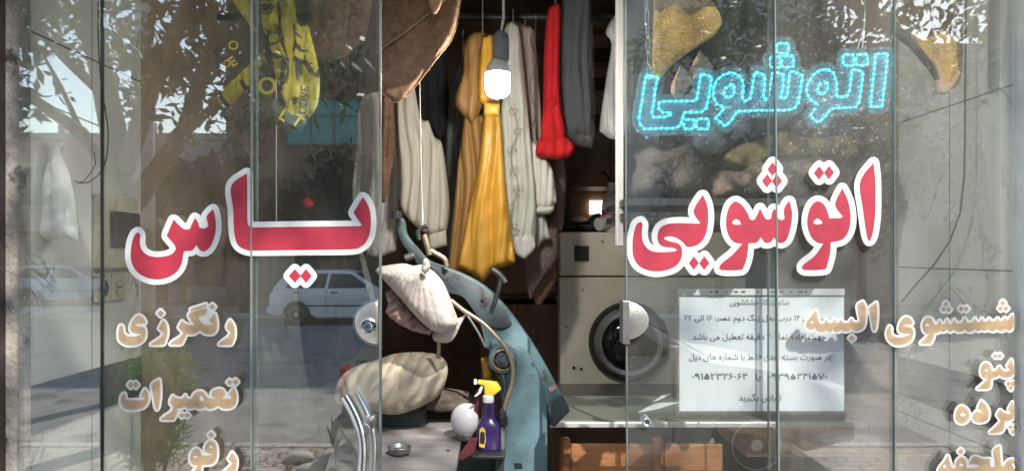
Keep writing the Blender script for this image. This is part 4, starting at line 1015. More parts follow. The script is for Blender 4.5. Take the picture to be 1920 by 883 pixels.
# ---------------------------------------------------------------- bedding shelf on the right
t = thing('bedding_shelf', 'grey plank shelf carrying bagged bedding', 'shelf')
MB().box((P(1172, 0, .5).x, .5, P(0, 372, .5).z-.02), (RX-.02, .95, P(0, 372, .5).z)).make('board', 'dark_stone', t)
MB().box((P(1172, 0, .5).x, .52, P(0, 398, .5).z-.02), (RX-.02, .94, P(0, 398, .5).z)).make('board', 'dark_stone', t)
for lab, px, y, m, d in (
    ('beige plush blanket bundle on the shelf', [(1330,374),(1322,350),(1336,330),(1356,318),(1390,322),(1420,304),(1470,308),(1510,296),(1556,302),(1586,322),(1592,352),(1570,374),(1450,376)], .62, 'bed_pink', .09),
    ('yellow bedding bundle in clear plastic on the beige one', [(1352,314),(1362,290),(1398,268),(1430,272),(1452,250),(1500,252),(1530,262),(1572,258),(1598,284),(1580,306),(1540,300),(1500,312),(1440,302),(1400,324)], .70, 'bed_yellow', .09),
    ('slate blue bedding bundle, topmost on the shelf', [(1290,280),(1300,246),(1340,236),(1362,218),(1420,222),(1470,214),(1540,220),(1590,232),(1600,262),(1540,262),(1470,252),(1400,268),(1340,290)], .80, 'bed_blue', .08),
    ('dark plush bundle at the open end of the shelf', [(1182,374),(1180,340),(1194,316),(1190,292),(1222,276),(1250,284),(1284,272),(1310,296),(1318,330),(1308,374)], .66, 'bed_brown', .09)):
    tt = thing('bedding_bundle', lab, 'bedding', 'bagged bedding on the shelf')
    puff('bedding', px, y, m, tt, d, h=8, R=20, crease=.03, cs=.11)
    puff('plastic_film', [((x-1400)*1.02+1400, (z-310)*1.02+309) for x, z in px], y, 'bag_thin', tt, d+.012, h=7, crease=.03, cs=.16)
o = puff('wine_curtain', [(1596,225),(1640,225),(1644,400),(1648,640),(1592,640),(1598,400)], .8, 'wine_cloth', depth=.02, h=8, fold=vf(.012, 20))
tag(o, 'wine red curtain strip hanging behind the notice side', 'curtain')
o = puff('grey_curtain', [(1172,-30),(1230,-30),(1236,60),(1234,200),(1236,270),(1174,270)], .7, 'slate_sheer', depth=.02, h=8, fold=vf(.012, 20))
tag(o, 'grey film strip hanging behind the sign chain', 'curtain')
o = puff('dark_coat', [(1330,-30),(1470,-30),(1474,60),(1470,215),(1352,220),(1344,120)], .95, 'navy_cloth', depth=.05, h=8, fold=vf(.02, 34))
tag(o, 'dark bagged coat hanging behind the lit sign', 'coat')
o = puff('dark_coat', [(1490,-30),(1660,-30),(1664,60),(1660,205),(1500,210)], .95, 'bed_brown', depth=.05, h=8, fold=vf(.02, 34))
tag(o, 'brown bagged coat hanging beside the dusty panel', 'coat')
t = thing('plastic_bundle', 'long clear plastic bundle lying low behind the glass', 'bundle')
puff('clear_bag', [(1524,822),(1550,806),(1600,808),(1655,818),(1685,832),(1662,848),(1610,856),(1550,852),(1528,842)], .30, 'bag_thin', t, .05, h=5, crease=.012, cs=.16)
puff('folded_sheet', [(1535,824),(1600,814),(1660,826),(1650,842),(1560,846)], .31, 'bed_brown', t, .03, h=5, crease=.01, cs=.16)
o = MB().box(P(1400, 852, .2), (RX-.01, .5, P(0, 856, .2).z)).make('low_shelf', 'dark_wood'); tag(o, 'low dark plank carrying the clear plastic bundle', 'shelf')

# ================================================================ THE PRESS
pr = thing('steam_press', 'old teal ironing press with curved arm and padded head', 'ironing press')
yA = .56
arm = [(742,402),(752,412),(758,440),(778,465),(800,488),(830,500),(868,515),(900,532),(925,552),(955,585),(990,632),(1020,680),(1048,732),(1069,770),(1040,800),(1026,790),(1012,758),(990,715),(958,690),(930,668),(912,650),(903,615),(890,585),(868,555),(838,545),(812,525),(785,495),(760,462),(748,440)]
plate('arm', arm, yA, yA+.09, 'teal', pr, .010)
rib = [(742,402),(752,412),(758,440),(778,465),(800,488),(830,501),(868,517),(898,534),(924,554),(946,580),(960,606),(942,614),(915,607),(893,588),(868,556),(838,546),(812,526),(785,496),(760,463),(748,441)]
plate('shaded_grimy_lever', [(x, y+1) for x, y in rib], yA-.012, yA-.001, 'teal_dark', pr, .003)  # darker plate over the upper arm, its shade painted in with the grime
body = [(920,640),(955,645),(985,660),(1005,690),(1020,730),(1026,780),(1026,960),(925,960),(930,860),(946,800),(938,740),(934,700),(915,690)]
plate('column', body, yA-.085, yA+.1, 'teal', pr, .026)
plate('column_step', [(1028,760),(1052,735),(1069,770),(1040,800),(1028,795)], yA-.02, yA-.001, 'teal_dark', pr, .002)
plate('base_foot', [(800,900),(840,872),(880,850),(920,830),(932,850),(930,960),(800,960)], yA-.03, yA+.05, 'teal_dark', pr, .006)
hub = P(943, 672, yA-.085)
hb = MB().lathe(hub, [(.041, 0), (.041, -.012), (.037, -.02), (.030, -.022)], 32, 'y').make('pivot_boss', 'teal', pr, smooth='auto')
MB().lathe(hub, [(.024, -.0225), (.024, -.032), (.02, -.036), (.012, -.036), (.011, -.041), (.006, -.042)], 6, 'y').make('pivot_bolt', 'teal_dark', hb, smooth='auto')
MB().lathe(hub, [(.029, -.0225), (.030, -.026), (.026, -.028), (.0245, -.0225)], 32, 'y').make('bolt_washer', 'brass', hb, smooth='auto')
MB().tube([P(a, b, yA-.125) for a, b in smooth_poly([(845,562),(870,582),(905,605),(930,630),(950,655),(962,690),(960,720),(948,755),(942,790)], 6, 120, False)], .006, 10).make('steam_pipe', 'brass', pr, smooth=True)
vl = MB().lathe((P(942, 0, yA-.125).x, yA-.125, 0), [(.008, P(0, 765, yA-.125).z), (.011, P(0, 772, yA-.125).z), (.011, P(0, 780, yA-.125).z), (.0145, P(0, 781, yA-.125).z), (.0145, P(0, 796, yA-.125).z), (.010, P(0, 798, yA-.125).z), (.010, P(0, 806, yA-.125).z)], 6).make('hose_fitting', 'grimy_iron', pr, smooth='auto')
MB().tube([P(942, 800, yA-.125), P(941, 840, yA-.125), P(938, 890, yA-.125), P(936, 960, yA-.125)], .0095, 12).make('hose', 'rubber', pr, smooth=True)
MB().tube([P(940, 690, yA-.095), P(946, 720, yA-.098), P(944, 750, yA-.098), P(938, 775, yA-.1)], .005, 8).make('hose', 'teal_dark', pr, smooth=True)
plate('maker_plate', [(1028,728),(1040,719),(1044,726),(1032,736)], yA-.003, yA-.0005, 'rust_red', pr, 0, False)
plate('drain_slot', [(964,868),(978,868),(980,877),(966,878)], yA-.088, yA-.0855, 'black_plastic', pr, 0, False)
for bx_, by_, br_ in ((806, 503, .005), (905, 562, .006), (990, 668, .005)):
    MB().lathe(P(bx_, by_, yA-.012 if bx_ < 950 else yA), [(br_, .002), (br_, -.004), (br_*.6, -.007), (0, -.0075)], 6, 'y').make('bolt', 'grimy_iron', pr)
# linkage at the upper end
for nm, pts, r, m in (('lever_ball', [(744,396),(744,410)], .016, 'grimy_iron'), ('spring_arm', [(786,450),(784,436),(790,428),(800,424)], .007, 'grimy_iron'), ('spring_coil', [(795,440),(800,455),(806,478)], .009, 'brass'), ('short_pipe', [(808,470),(822,478),(834,486),(838,500)], .008, 'brass'), ('handle_rod', [(925,575),(936,540),(938,518)], .007, 'grimy_iron'), ('handle_grip', [(922,505),(936,515),(948,530)], .010, 'grimy_iron'), ('support_rod', [(822,596),(823,640),(822,672)], .006, 'brass'), ('brace_rod', [(872,585),(895,620),(910,650)], .004, 'dull_metal'), ('handle_rod', [(760,484),(778,478)], .011, 'dull_metal')):
    MB().tube([P(a, b, yA-.03) for a, b in smooth_poly(pts, 5, 120, False)], r, 10).make(nm, m, pr, smooth='auto')
# padded head and buck
hd = [(704,508),(712,500),(735,496),(758,494),(775,498),(790,496),(798,500),(812,508),(828,525),(840,548),(852,580),(860,606),(846,618),(822,622),(800,610),(775,585),(750,556),(725,528)]
hp_ = puff('padded_head', hd, .42, 'press_cloth', pr, .10, .05, h=3, fold=radf(798, 492, .013, 19), crease=.0015, cs=.1)
puff('cloth_knot', [(794,486),(800,484),(806,494),(805,506),(797,514),(790,506),(792,496)], .315, 'press_cloth', hp_, .02, h=3, crease=.003, cs=.5)
puff('head_skirt', [(840,560),(852,580),(858,598),(876,588),(866,604),(846,640),(815,640),(812,622)], .45, 'press_cloth', hp_, .01, h=5)
puff('crumpled_padding', [(722,548),(738,542),(760,566),(790,600),(812,618),(806,628),(770,618),(740,602),(722,584),(728,570)], .44, 'blush_cloth', pr, .04, h=3, crease=.012, cs=.28)
bk = [(632,745),(634,715),(650,696),(680,682),(713,672),(740,663),(790,660),(822,668),(838,684),(838,706),(826,738),(800,756),(765,770),(735,774),(705,768),(672,760),(645,756)]
def wrap(x, z):
    q = min(1, max(0, (x-690)/50)); u = (x*.8-z*.35+9*math.sin(z/28))/9.5
    return .011*q*(.5-abs(math.sin(u*.5))**.6)+(1-q)*.006*(.5-abs(math.sin((x*.5+z)/15)))+.002*math.sin(x/7+z/5)
bb = puff('padded_buck', bk, .62, 'buck_cloth', pr, .11, .12, h=3, fold=wrap, crease=.003, cs=.12)
MB().box(P(700, 760, .66), P(800, 1100, .72)).make('buck_stem', 'teal_dark', pr, bevel=.01)
puff('mustard_guard', [(902,672),(912,668),(920,675),(928,705),(922,714),(906,710)], .60, 'mustard', pr, .02, h=4)
# work board
t = thing('work_board', 'grey wooden work board in front of the padded buck', 'work board')
q = [(P(600, 0, .06).x, .06), (P(858, 0, .06).x-.012, .06), (P(872, 0, .78).x, .78), (P(640, 0, .78).x, .78)]
MB().prism([(x, y, 1.20) for x, y in q], (0, 0, .02)).make('top', 'board', t, bevel=.002)
for x, y in ((P(650, 0, .1).x, .12), (P(840, 0, .1).x, .12), (P(690, 0, .74).x, .72), (P(850, 0, .74).x, .72)):
    MB().box((x-.02, y-.02, FZ), (x+.02, y+.02, 1.199)).make('leg', 'dark_wood', t)
MB().lathe((P(840, 0, .38).x, .38, 1.2205), [(.006, 0), (.006, .001), (.002, .0015)], 12).make('screw', 'grimy_iron', t)
tt = thing('metal_dish', 'small shiny steel dish on the grey board', 'dish')
dx, dy = P(749, 0, .34).x, .34
MB().lathe((dx, dy, 1.221), [(.018, 0), (.027, .004), (.030, .014), (.031, .020), (.0285, .0205), (.026, .012), (.012, .006), (.0, .006)], 28).make('dish_bowl', 'dull_metal', tt, smooth='auto')
MB().tube([(dx+.031*math.cos(2*PI*i/28), dy+.031*math.sin(2*PI*i/28), 1.241) for i in range(28)], .0016, 6, True).make('rim', 'chrome', tt, smooth=True)
tt = thing('globe_bulb', 'white frosted globe bulb resting on the grey board', 'bulb')
gx, gz = P(876, 0, .5).x, 1.2215
import mathutils
MB().lathe((gx, .5, gz), [(.026, 0), (.030, .004), (.032, .016)], 26).make('bulb_collar', 'dull_metal', tt, smooth='auto')
MB().lathe((gx, .5, gz+.012), [(.030, .003)]+[(.0475*math.cos(math.radians(a)), .044+.0475*math.sin(math.radians(a))) for a in range(-48, 89, 8)]+[(.001, .0916)], 30).make('globe', 'frost', tt, smooth=True)
# tray + spray bottle
t = thing('red_plastic_tray', 'dark red plastic tray beside the globe bulb', 'tray')
tx0, tx1 = P(868, 0, .42).x, P(948, 0, .42).x
MB().box((tx0, .36, 1.203), (tx1, .52, 1.212)).make('tray_base', 'black_plastic', t, bevel=.002)
MB().prism([P(900, 842, .47), P(884, 846, .47), P(887, 790, .47), P(892, 730, .47), P(906, 726, .47), P(906, 800, .47)], (0, .006, 0)).make('side_wall', 'red_tray', t, bevel=.002)
plate('torn_flap', [(856,858),(882,822),(896,820),(890,848),(866,862)], .34, .345, 'red_tray', t, .001, False)
for x in (tx0+.01, tx1-.01): MB().box((x-.006, .42, FZ), (x+.006, .44, 1.202)).make('bracket', 'grimy_iron', t)
sb = thing('spray_bottle', 'purple spray bottle with a yellow and white trigger', 'spray bottle')
ysb = .43; cx = P(917, 0, ysb).x; zb0 = 1.213
prof = [(.031, 0), (.034, .004), (.034, .05), (.032, .066), (.024, .080), (.0185, .087), (.018, .112), (.016, .124), (.0135, .13)]
mb = MB()
n = 24; v = []; f = []
for r, h in prof:
    for j in range(n):
        a = 2*PI*j/n; ca, sa = math.cos(a), math.sin(a)
        e = .62 if h < .08 else 1
        sgn = lambda u: (abs(u)**.65)*(1 if u > 0 else -1)
        v.append((cx+r*(sgn(ca) if h < .08 else ca)+.05*(h-.05)*-.1, ysb+r*.72*(sgn(sa) if h < .08 else sa), zb0+h))
for i in range(len(prof)-1):
    for j in range(n): f.append((i*n+j, i*n+(j+1) % n, (i+1)*n+(j+1) % n, (i+1)*n+j))
f.append(tuple(range(n))[::-1]); f.append(tuple((len(prof)-1)*n+j for j in range(n)))
mb.add(v, f).make('bottle_body', 'purple', sb, smooth='auto')
zt = zb0+.13
MB().lathe((cx-.002, ysb, zt), [(.0145, -.002), (.0155, 0), (.0155, .016), (.013, .018)], 20).make('collar', 'white_plastic', sb, smooth='auto')
hd_ = [(cx-.012, zt+.018), (cx+.014, zt+.018), (cx+.034, zt+.034), (cx+.022, zt+.054), (cx-.030, zt+.060), (cx-.034, zt+.050), (cx-.014, zt+.044)]
MB().prism([(x, ysb-.011, z) for x, z in hd_], (0, .022, 0)).make('trigger_head', 'spray_yellow', sb, bevel=.004, smooth='auto')
MB().box((cx-.042, ysb-.007, zt+.047), (cx-.0335, ysb+.007, zt+.061)).make('nozzle', 'white_plastic', sb, bevel=.002)
MB().prism([(x, ysb-.006, z) for x, z in [(cx-.016, zt+.042), (cx-.024, zt+.042), (cx-.030, zt+.026), (cx-.042, zt+.014), (cx-.034, zt+.014), (cx-.022, zt+.024)]], (0, .012, 0)).make('trigger', 'white_plastic', sb, bevel=.002, smooth='auto')
lb = [(cx-.026, zb0+.012), (cx-.012, zb0+.008), (cx-.008, zb0+.03), (cx-.010, zb0+.058), (cx-.018, zb0+.066), (cx-.025, zb0+.058)]
MB().prism([(x, ysb-.0262, z) for x, z in lb], (0, .002, 0)).make('label_print', 'label_gold', sb)
MB().prism([(x*.8+cx*.2-.0035, ysb-.0268, zb0+.036+(z-zb0-.036)*.62) for x, z in lb], (0, .0015, 0)).make('label_panel', 'black_plastic', sb)
o = puff('magazine_pile', [(790,735),(830,728),(870,732),(895,745),(890,768),(830,772),(792,765)], .72, 'bed_brown', depth=.05, h=5, crease=.008, cs=.2)
tag(o, 'dim folded papers and cloth behind the globe bulb', 'cloth')

# ================================================================ THE STREET (seen mirrored in the glass)
def slab(name, x0, y0, x1, y1, z, m):
    return struct(link(name, [(x0, y0, z), (x1, y0, z), (x1, y1, z), (x0, y1, z)], [(0, 1, 2, 3)], m))
slab('ground', -900, -900, 900, 900, -.14, 'far_ground')
struct(MB().box((-40, -5.25, -.12), (40, -.06, 0)).make('pavement', 'paver'))
struct(MB().box((-40, -5.40, -.12), (40, -5.252, .012)).make('kerb', 'kerb', bevel=.015))
slab('road', -120, -20.4, 120, -5.41, -.10, 'asphalt')
struct(MB().box((-60, -23.4, -.12), (60, -20.4, .03)).make('far_pavement', 'kerb'))

def building(label, x0, x1, y, h, m, wins, depth=9, roof=.25, name='building'):
    t = thing(name, label, 'building')
    MB().box((x0, y-depth, -.1), (x1, y, h)).make('wall', m, t)
    MB().box((x0-.12, y-depth-.1, h+.003), (x1+.12, y+.14, h+roof)).make('parapet', 'render_grey', t)
    for (wx0, wz0, wx1, wz1, wm, bars) in wins:
        fr = MB().box((wx0-.08, y+.002, wz0-.08), (wx1+.08, y+.07, wz0)).box((wx0-.08, y+.002, wz1), (wx1+.08, y+.07, wz1+.08)).box((wx0-.08, y+.002, wz0), (wx0, y+.07, wz1)).box((wx1, y+.002, wz0), (wx1+.08, y+.07, wz1)).make('window', 'dark_paint', t)
        MB().box((wx0, y+.002, wz0), (wx1, y+.03, wz1)).make('pane', wm, fr)
        mb = MB()
        for k in range(1, bars): xx = wx0+(wx1-wx0)*k/bars; mb.box((xx-.03, y+.031, wz0), (xx+.03, y+.06, wz1))
        mb.box((wx0, y+.031, wz0+(wz1-wz0)*.62), (wx1, y+.058, wz0+(wz1-wz0)*.62+.05)).make('glazing_bar', 'dark_paint', fr)
    return t
building('brown brick building with turquoise shuttered windows across the road', -9.3, 3.0, -23.4, 12.6, 'brick',
    [(-7.3, 5.3, -5.0, 6.7, 'teal_pane', 3), (-3.6, 5.3, -1.3, 6.7, 'teal_pane', 3), (-3.6, 8.6, -1.3, 10.0, 'teal_pane', 3), (-8.6, .4, -6.6, 3.0, 'dark_pane', 2), (-5.8, .4, -3.4, 3.0, 'dark_pane', 2), (.2, 5.3, 2.2, 6.7, 'teal_pane', 3)])
building('low pinkish rendered building at the far street bend', -24, -13.2, -30, 6.4, 'render_pink', [(-21, 1.0, -19, 2.6, 'dark_pane', 2), (-17, 1.0, -15, 2.6, 'dark_pane', 2), (-21, 3.8, -19, 5.2, 'dark_pane', 2)])
building('grey rendered building between the pink one and brick one', -13.0, -9.5, -27.5, 6.0, 'render_grey', [(-12.4, .6, -10.8, 2.6, 'dark_pane', 2)])
building('tall grey rendered building right of the brick one', 3.2, 10.5, -24, 13.5, 'render_grey', [(5, 1.0, 7, 2.6, 'dark_pane', 2), (5, 5.0, 7, 6.4, 'dark_pane', 2), (8, 5.0, 9.6, 6.4, 'dark_pane', 2), (5, 8.4, 7, 9.8, 'dark_pane', 2)])
building('long low building at the far right of street', 10.8, 30, -26, 9.0, 'render_grey', [(15, 1, 17, 2.6, 'dark_pane', 2), (19, 1, 21, 2.6, 'dark_pane', 2)])
for x, h in ((-20.6, .9), (-19.6, 1.2), (-17.4, .8)):
    pass
o = MB().box((-20.8, -34, 6.66), (-20.5, -33.7, 7.6)).box((-20.75, -33.9, 7.6), (-20.6, -33.8, 8.2)).make('chimney_stack', 'render_grey'); tag(o, 'slim chimney on the pinkish low building', 'chimney')
o = MB().lathe((-16.6, -33, 6.66), [(.6, 0), (.62, .05), (.62, .9), (.4, 1.1), (.05, 1.15)], 20).make('water_tank', 'render_grey', smooth='auto'); tag(o, 'round water tank on the pinkish low building roof', 'water tank')

def car(label, ox, y, d, paint, z=-.1, LN=3.95, H=1.42, W=1.62, cat='car', name='parked_car', group='cars in the street'):
    """ox: rear end; d=+1 faces +x; near flank (towards the shop) at y"""
    t = thing(name, label, cat, group)
    X = lambda s: ox+d*s
    k = LN/3.95
    def arch(c, r, a0=180, a1=0, n=9): return [(c+r*math.cos(math.radians(a0+(a1-a0)*i/n)), .29+r*math.sin(math.radians(a0+(a1-a0)*i/n))) for i in range(n+1)]
    prof = [(.03, .30), (.0, .50), (.02, .78), (.10, .93), (1.3, .955), (2.72, .945), (3.2, .885), (3.62, .80), (3.88, .70), (3.95, .52), (3.92, .30)]
    low = [p for p in arch(3.22, .345)[::-1]]
    low2 = [p for p in arch(.72, .345)[::-1]]
    poly = prof+[(3.6, .21)]+low+[(2.7, .20), (1.2, .20)]+low2+[(.2, .24)]
    yb = y-W
    MB().prism([(X(s*k), y-.03, z+h) for s, h in poly], (0, -(W-.06), 0)).make('body', paint, t, bevel=.045, seg=3, smooth='auto')
    # cabin: tapered
    cab = [(.08, .93), (.42, H-.06), (.75, H-.005), (1.9, H), (2.15, H-.05), (2.86, .93)]
    def cy(h): return .035+(h-.93)/(H-.93)*.17
    v = [(X(s*k), y-cy(h), z+h) for s, h in cab]+[(X(s*k), yb+cy(h), z+h) for s, h in cab]
    n = len(cab)
    MB().add(v, [tuple(range(n)), tuple(range(2*n-1, n-1, -1))]+[(i, n+i, n+(i+1) % n, (i+1) % n) for i in range(n)]).make('cabin', paint, t, bevel=.03, seg=2, smooth='auto')
    def sidewin(pts, nm='side_window'):
        for sgn, yy in ((1, y), (-1, yb)):
            q = [(X(s*k), (yy-sgn*(cy(h)-.007)), z+h) for s, h in pts]
            MB().prism(q, (0, -sgn*.012, 0)).make(nm, 'car_glass', t)
    sidewin([(1.52, .97), (2.62, .97), (2.10, H-.10), (1.58, H-.085)])
    sidewin([(.45, .97), (1.44, .97), (1.50, H-.085), (.72, H-.09), (.56, H-.14)])
    ws = [(2.80, .97, .10), (2.19, H-.09, .2)]
    def screen(a, b, off, nm):
        (s0, h0), (s1, h1) = a, b
        q = [(X(s0*k+off), y-cy(h0)-.06, z+h0), (X(s0*k+off), yb+cy(h0)+.06, z+h0), (X(s1*k+off), yb+cy(h1)+.06, z+h1), (X(s1*k+off), y-cy(h1)-.06, z+h1)]
        MB().prism(q, (d*.012, 0, .008)).make(nm, 'car_glass', t)
    screen((2.82, .97), (2.19, H-.085), .012, 'windscreen'); screen((.13, .97), (.40, H-.10), -.014, 'rear_window')
    for s in (.72, 3.22):
        for sgn, yy in ((1, y), (-1, yb)):
            wl = thing('wheel', None, None); wl.parent = t
            c = (X(s*k), yy-sgn*.10, z+.29)
            MB().lathe(c, [(.20, .09), (.27, .095), (.29, .07), (.29, -.07), (.27, -.095), (.20, -.09)], 30, 'y').make('tyre', 'tyre', wl, smooth='auto')
            rm = MB().lathe(c, [(.205, sgn*.03), (.205, sgn*.088), (.185, sgn*.092), (.18, sgn*.065), (.05, sgn*.075), (.045, sgn*.09), (.0, sgn*.092)], 30, 'y')
            for q in range(7):
                a = 2*PI*q/7; ca, sa = math.cos(a), math.sin(a)
                rm.prism([(c[0]+r*ca-o_*sa, c[1]+sgn*.074, c[2]+r*sa+o_*ca) for r, o_ in ((.04, -.03), (.19, -.022), (.19, .022), (.04, .03))], (0, sgn*.014, 0))
            rm.make('rim', 'alloy', wl, smooth='auto')
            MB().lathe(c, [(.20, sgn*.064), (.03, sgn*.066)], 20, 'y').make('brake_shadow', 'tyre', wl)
    for yy, sgn in ((y, 1), (yb, -1)):
        MB().box((X(1.60*k), yy-sgn*.022, z+.84), (X(1.78*k), yy-sgn*.002, z+.87)).make('handle', 'dark_paint', t)
        MB().box((X(.62*k), yy-sgn*.022, z+.84), (X(.78*k), yy-sgn*.002, z+.87)).make('handle', 'dark_paint', t)
        mb = MB()
        for s in (1.48, 2.58): mb.box((X(s*k)-.006, yy-sgn*.032, z+.30), (X(s*k)+.006, yy-sgn*.0275, z+.93))
        mb.make('door_gap', 'dark_paint', t)
        MB().box((X(.9*k), yy-sgn*.034, z+.50), (X(3.0*k), yy-sgn*.015, z+.54)).make('rub_strip', 'dark_paint', t)
        MB().box((X(2.52*k), yy+sgn*.005, z+.95), (X(2.66*k), yy+sgn*.14, z+1.07)).make('side_mirror', paint, t, bevel=.02)
        MB().box((X(3.80*k), yy-sgn*.05, z+.60), (X(3.935*k), yy-sgn*.38, z+.73)).make('headlight', 'lamp_glass', t, bevel=.015)
        MB().box((X(-.01), yy-sgn*.05, z+.62), (X(.06), yy-sgn*.24, z+.88)).make('tail_lamp', 'lamp_red', t, bevel=.01)
    MB().box((X(3.9*k), y-.06, z+.30), (X(4.02*k), yb+.06, z+.46)).make('bumper', paint, t, bevel=.03)
    MB().box((X(-.07), y-.06, z+.32), (X(.05), yb+.06, z+.48)).make('bumper', paint, t, bevel=.03)
    return t
car('white hatchback parked in shade across the road before brick building', -6.25, -18.1, 1, 'white_paint')
car('pale blue car parked far off before the pinkish building', -18.2, -25.9, 1, 'blue_paint', LN=4.3, z=-.1)
car('light car standing close behind the viewer beside the notice door', -1.33, -4.25, 1, 'grey_paint', z=-.02)
car('charcoal car far down the road left of the white hatchback', -14.6, -33.5+6, 1, 'dark_paint', z=-.1)
car('silver grey car farthest down the road', -23.0, -24.0, 1, 'alloy', z=-.1)

# ---------------------------------------------------------------- trees
def leafmesh(mb_v, mb_f, c, n, rad, size, r, asp=.36, drop=.4):
    c = np.array(c); rad = np.array(rad)
    d = r.normal(size=(n, 3)); d /= np.linalg.norm(d, axis=1)[:, None]; d *= (r.uniform(.15, 1, n)**.5)[:, None]
    p = c+d*rad
    ax = r.normal(size=(n, 3)); ax[:, 2] -= drop; ax /= np.linalg.norm(ax, axis=1)[:, None]
    tt = r.normal(size=(n, 3)); w = np.cross(ax, tt); w /= np.maximum(np.linalg.norm(w, axis=1), 1e-6)[:, None]
    s = size*r.uniform(.6, 1.25, n)
    for i in range(n):
        a, b = ax[i]*s[i], w[i]*s[i]*asp*.5
        k = len(mb_v); q = p[i]
        mb_v += [tuple(q), tuple(q+a*.45+b), tuple(q+a), tuple(q+a*.45-b)]; mb_f.append((k, k+1, k+2, k+3))

def tree(label, name, trunk, limbs, clusters, leafsize, m='leaf', cat='tree', group=None, seed=1, asp=.36):
    t = thing(name, label, cat, group)
    def rad(path, r0, r1): return [r0+(r1-r0)*i/(len(path)-1) for i in range(len(path))]
    MB().tube(trunk[0], rad(trunk[0], *trunk[1:]), 12).make('trunk', 'bark', t, smooth=True)
    if limbs:
        mb = MB()
        for pth, r0, r1 in limbs: mb.tube(pth, rad(pth, r0, r1), 8)
        mb.make('limbs', 'bark', t, smooth=True)
    r = np.random.default_rng(seed); v = []; f = []
    for c, n, rr in clusters: leafmesh(v, f, c, n, rr, leafsize, r, asp)
    link('crown', v, f, m, t)
    return t
def path(pts): 
    return [V(*p) for p in pts]
def sub(pts, n):  # finer
    out = []
    for i in range(len(pts)-1):
        for j in range(n): out.append(pts[i].lerp(pts[i+1], j/n))
    return out+[pts[-1]]
r = np.random.default_rng(11)
limbs = [(path([(225,345,7),(150,250,7),(80,200,6.8),(5,150,6.5),(-80,90,6.4)]), .075, .025),
    (path([(226,330,7),(196,180,7),(170,60,7),(150,-80,6.9),(140,-300,6.8)]), .13, .05),
    (path([(232,400,7),(290,322,7),(342,250,7),(380,130,6.9),(450,0,6.8),(540,-170,6.5)]), .11, .04),
    (path([(228,330,7),(285,150,6.5),(380,-60,6.0),(520,-260,5.4),(700,-420,4.9)]), .09, .03),
    (path([(342,250,7),(420,180,7.0),(520,110,7.2),(640,40,7.4)]), .05, .015),
    (path([(196,180,7),(120,110,7.2),(40,20,7.4),(-60,-80,7.6)]), .055, .02),
    (path([(380,130,6.9),(440,90,6.6),(520,20,6.2)]), .035, .012),
    (path([(150,250,7),(110,160,7),(60,70,6.9)]), .03, .01),
    (path([(380,-60,6.0),(640,-420,6.0),(900,-700,6.0),(1250,-720,6.6)]), .05, .015)]
clusters = []
for pth, a, b in limbs:
    L_ = sub(pth[1:], 7)
    for q in L_[3:]:
        for k in range(3):
            c = q+Vector(r.normal(size=3))*.34
            if c.z < 2.75: continue
            tt_ = -c.y-CAMY; sc_ = F/tt_; qx, qy = 960+c.x*sc_, HZ-(c.z-EYE)*sc_
            if 30 < qx < 200 and 95 < qy < 270 and r.uniform() < .93: continue
            if 230 < qx < 430 and qy > 170 and r.uniform() < .6: continue
            clusters.append((c, int(r.integers(12, 30)), (.25, .25, .19)))
            pass
for k in range(90):      # the upper crown over the pavement
    c = Vector((r.normal()*1.5-1.9, -5.1+r.normal()*.8, 4.5+abs(r.normal())*.9))
    clusters.append((c, int(r.integers(18, 45)), (.34, .34, .26)))
for k in range(46):      # sparse unseen twigs added across the sun path to dapple the shop
    clusters.append((Vector((1.45+r.normal()*.5, -5.1+r.normal()*.35, 6.25+r.normal()*.55)), int(r.integers(8, 20)), (.22, .22, .2)))
tw = []
for c, n, rr in clusters[::2]:
    q = min((p for l in limbs for p in sub(l[0], 4)), key=lambda p: (p-c).length)
    if (q-c).length < 1.6: tw.append(([q, q.lerp(c, .5)+Vector(r.normal(size=3))*.05, c], .012, .004))
tree('leafy street tree with forked trunk on the near pavement', 'street_tree', (path([(222,860,7),(221,700,7),(227,560,7),(234,430,7),(226,325,7)]), .17, .13), limbs+tw, clusters, .165, 'leaf', seed=3, asp=.33)
# second near tree, to the right
r = np.random.default_rng(5); base = Vector((5.4, -6.4, -.1))
trk = [base, base+Vector((-.1, 0, 1.2)), base+Vector((-.25, .05, 2.3)), base+Vector((-.4, .1, 3.2))]
top = trk[-1]
lim = [([top, top+Vector((-.8, .2, .7)), top+Vector((-1.7, .3, 1.2)), top+Vector((-2.7, .3, 1.5))], .09, .02), ([top, top+Vector((.5, 0, .9)), top+Vector((.9, .1, 2))], .09, .03), ([top, top+Vector((-.3, .5, 1.1)), top+Vector((-.7, 1.1, 2.2))], .08, .03), ([top, top+Vector((-.9, -.3, .3)), top+Vector((-2.2, -.2, .75)), top+Vector((-3.2, 0, .9))], .05, .012)]
cl = []
for pth, a, b in lim:
    for q in sub(pth, 6)[4:]:
        for k in range(2):
            c = q+Vector(r.normal(size=3))*.34
            if c.z > 3.15: cl.append((c, int(r.integers(18, 40)), (.30, .30, .2)))
for k in range(75):
    cl.append((Vector((3.9+r.normal()*1.25, -6.4+r.normal()*.5, 3.75+abs(r.normal())*.75)), int(r.integers(14, 38)), (.28, .28, .2)))
tw = []
for c, n, rr in cl[::2]:
    q = min((p for l in lim for p in sub(l[0], 4)), key=lambda p: (p-c).length)
    tw.append(([q, q.lerp(c, .5)+Vector(r.normal(size=3))*.04, c], .01, .004))
tree('second leafy street tree spreading above the close white car', 'street_tree', (trk, .15, .11), lim+tw, cl, .15, 'leaf', seed=8, asp=.34)
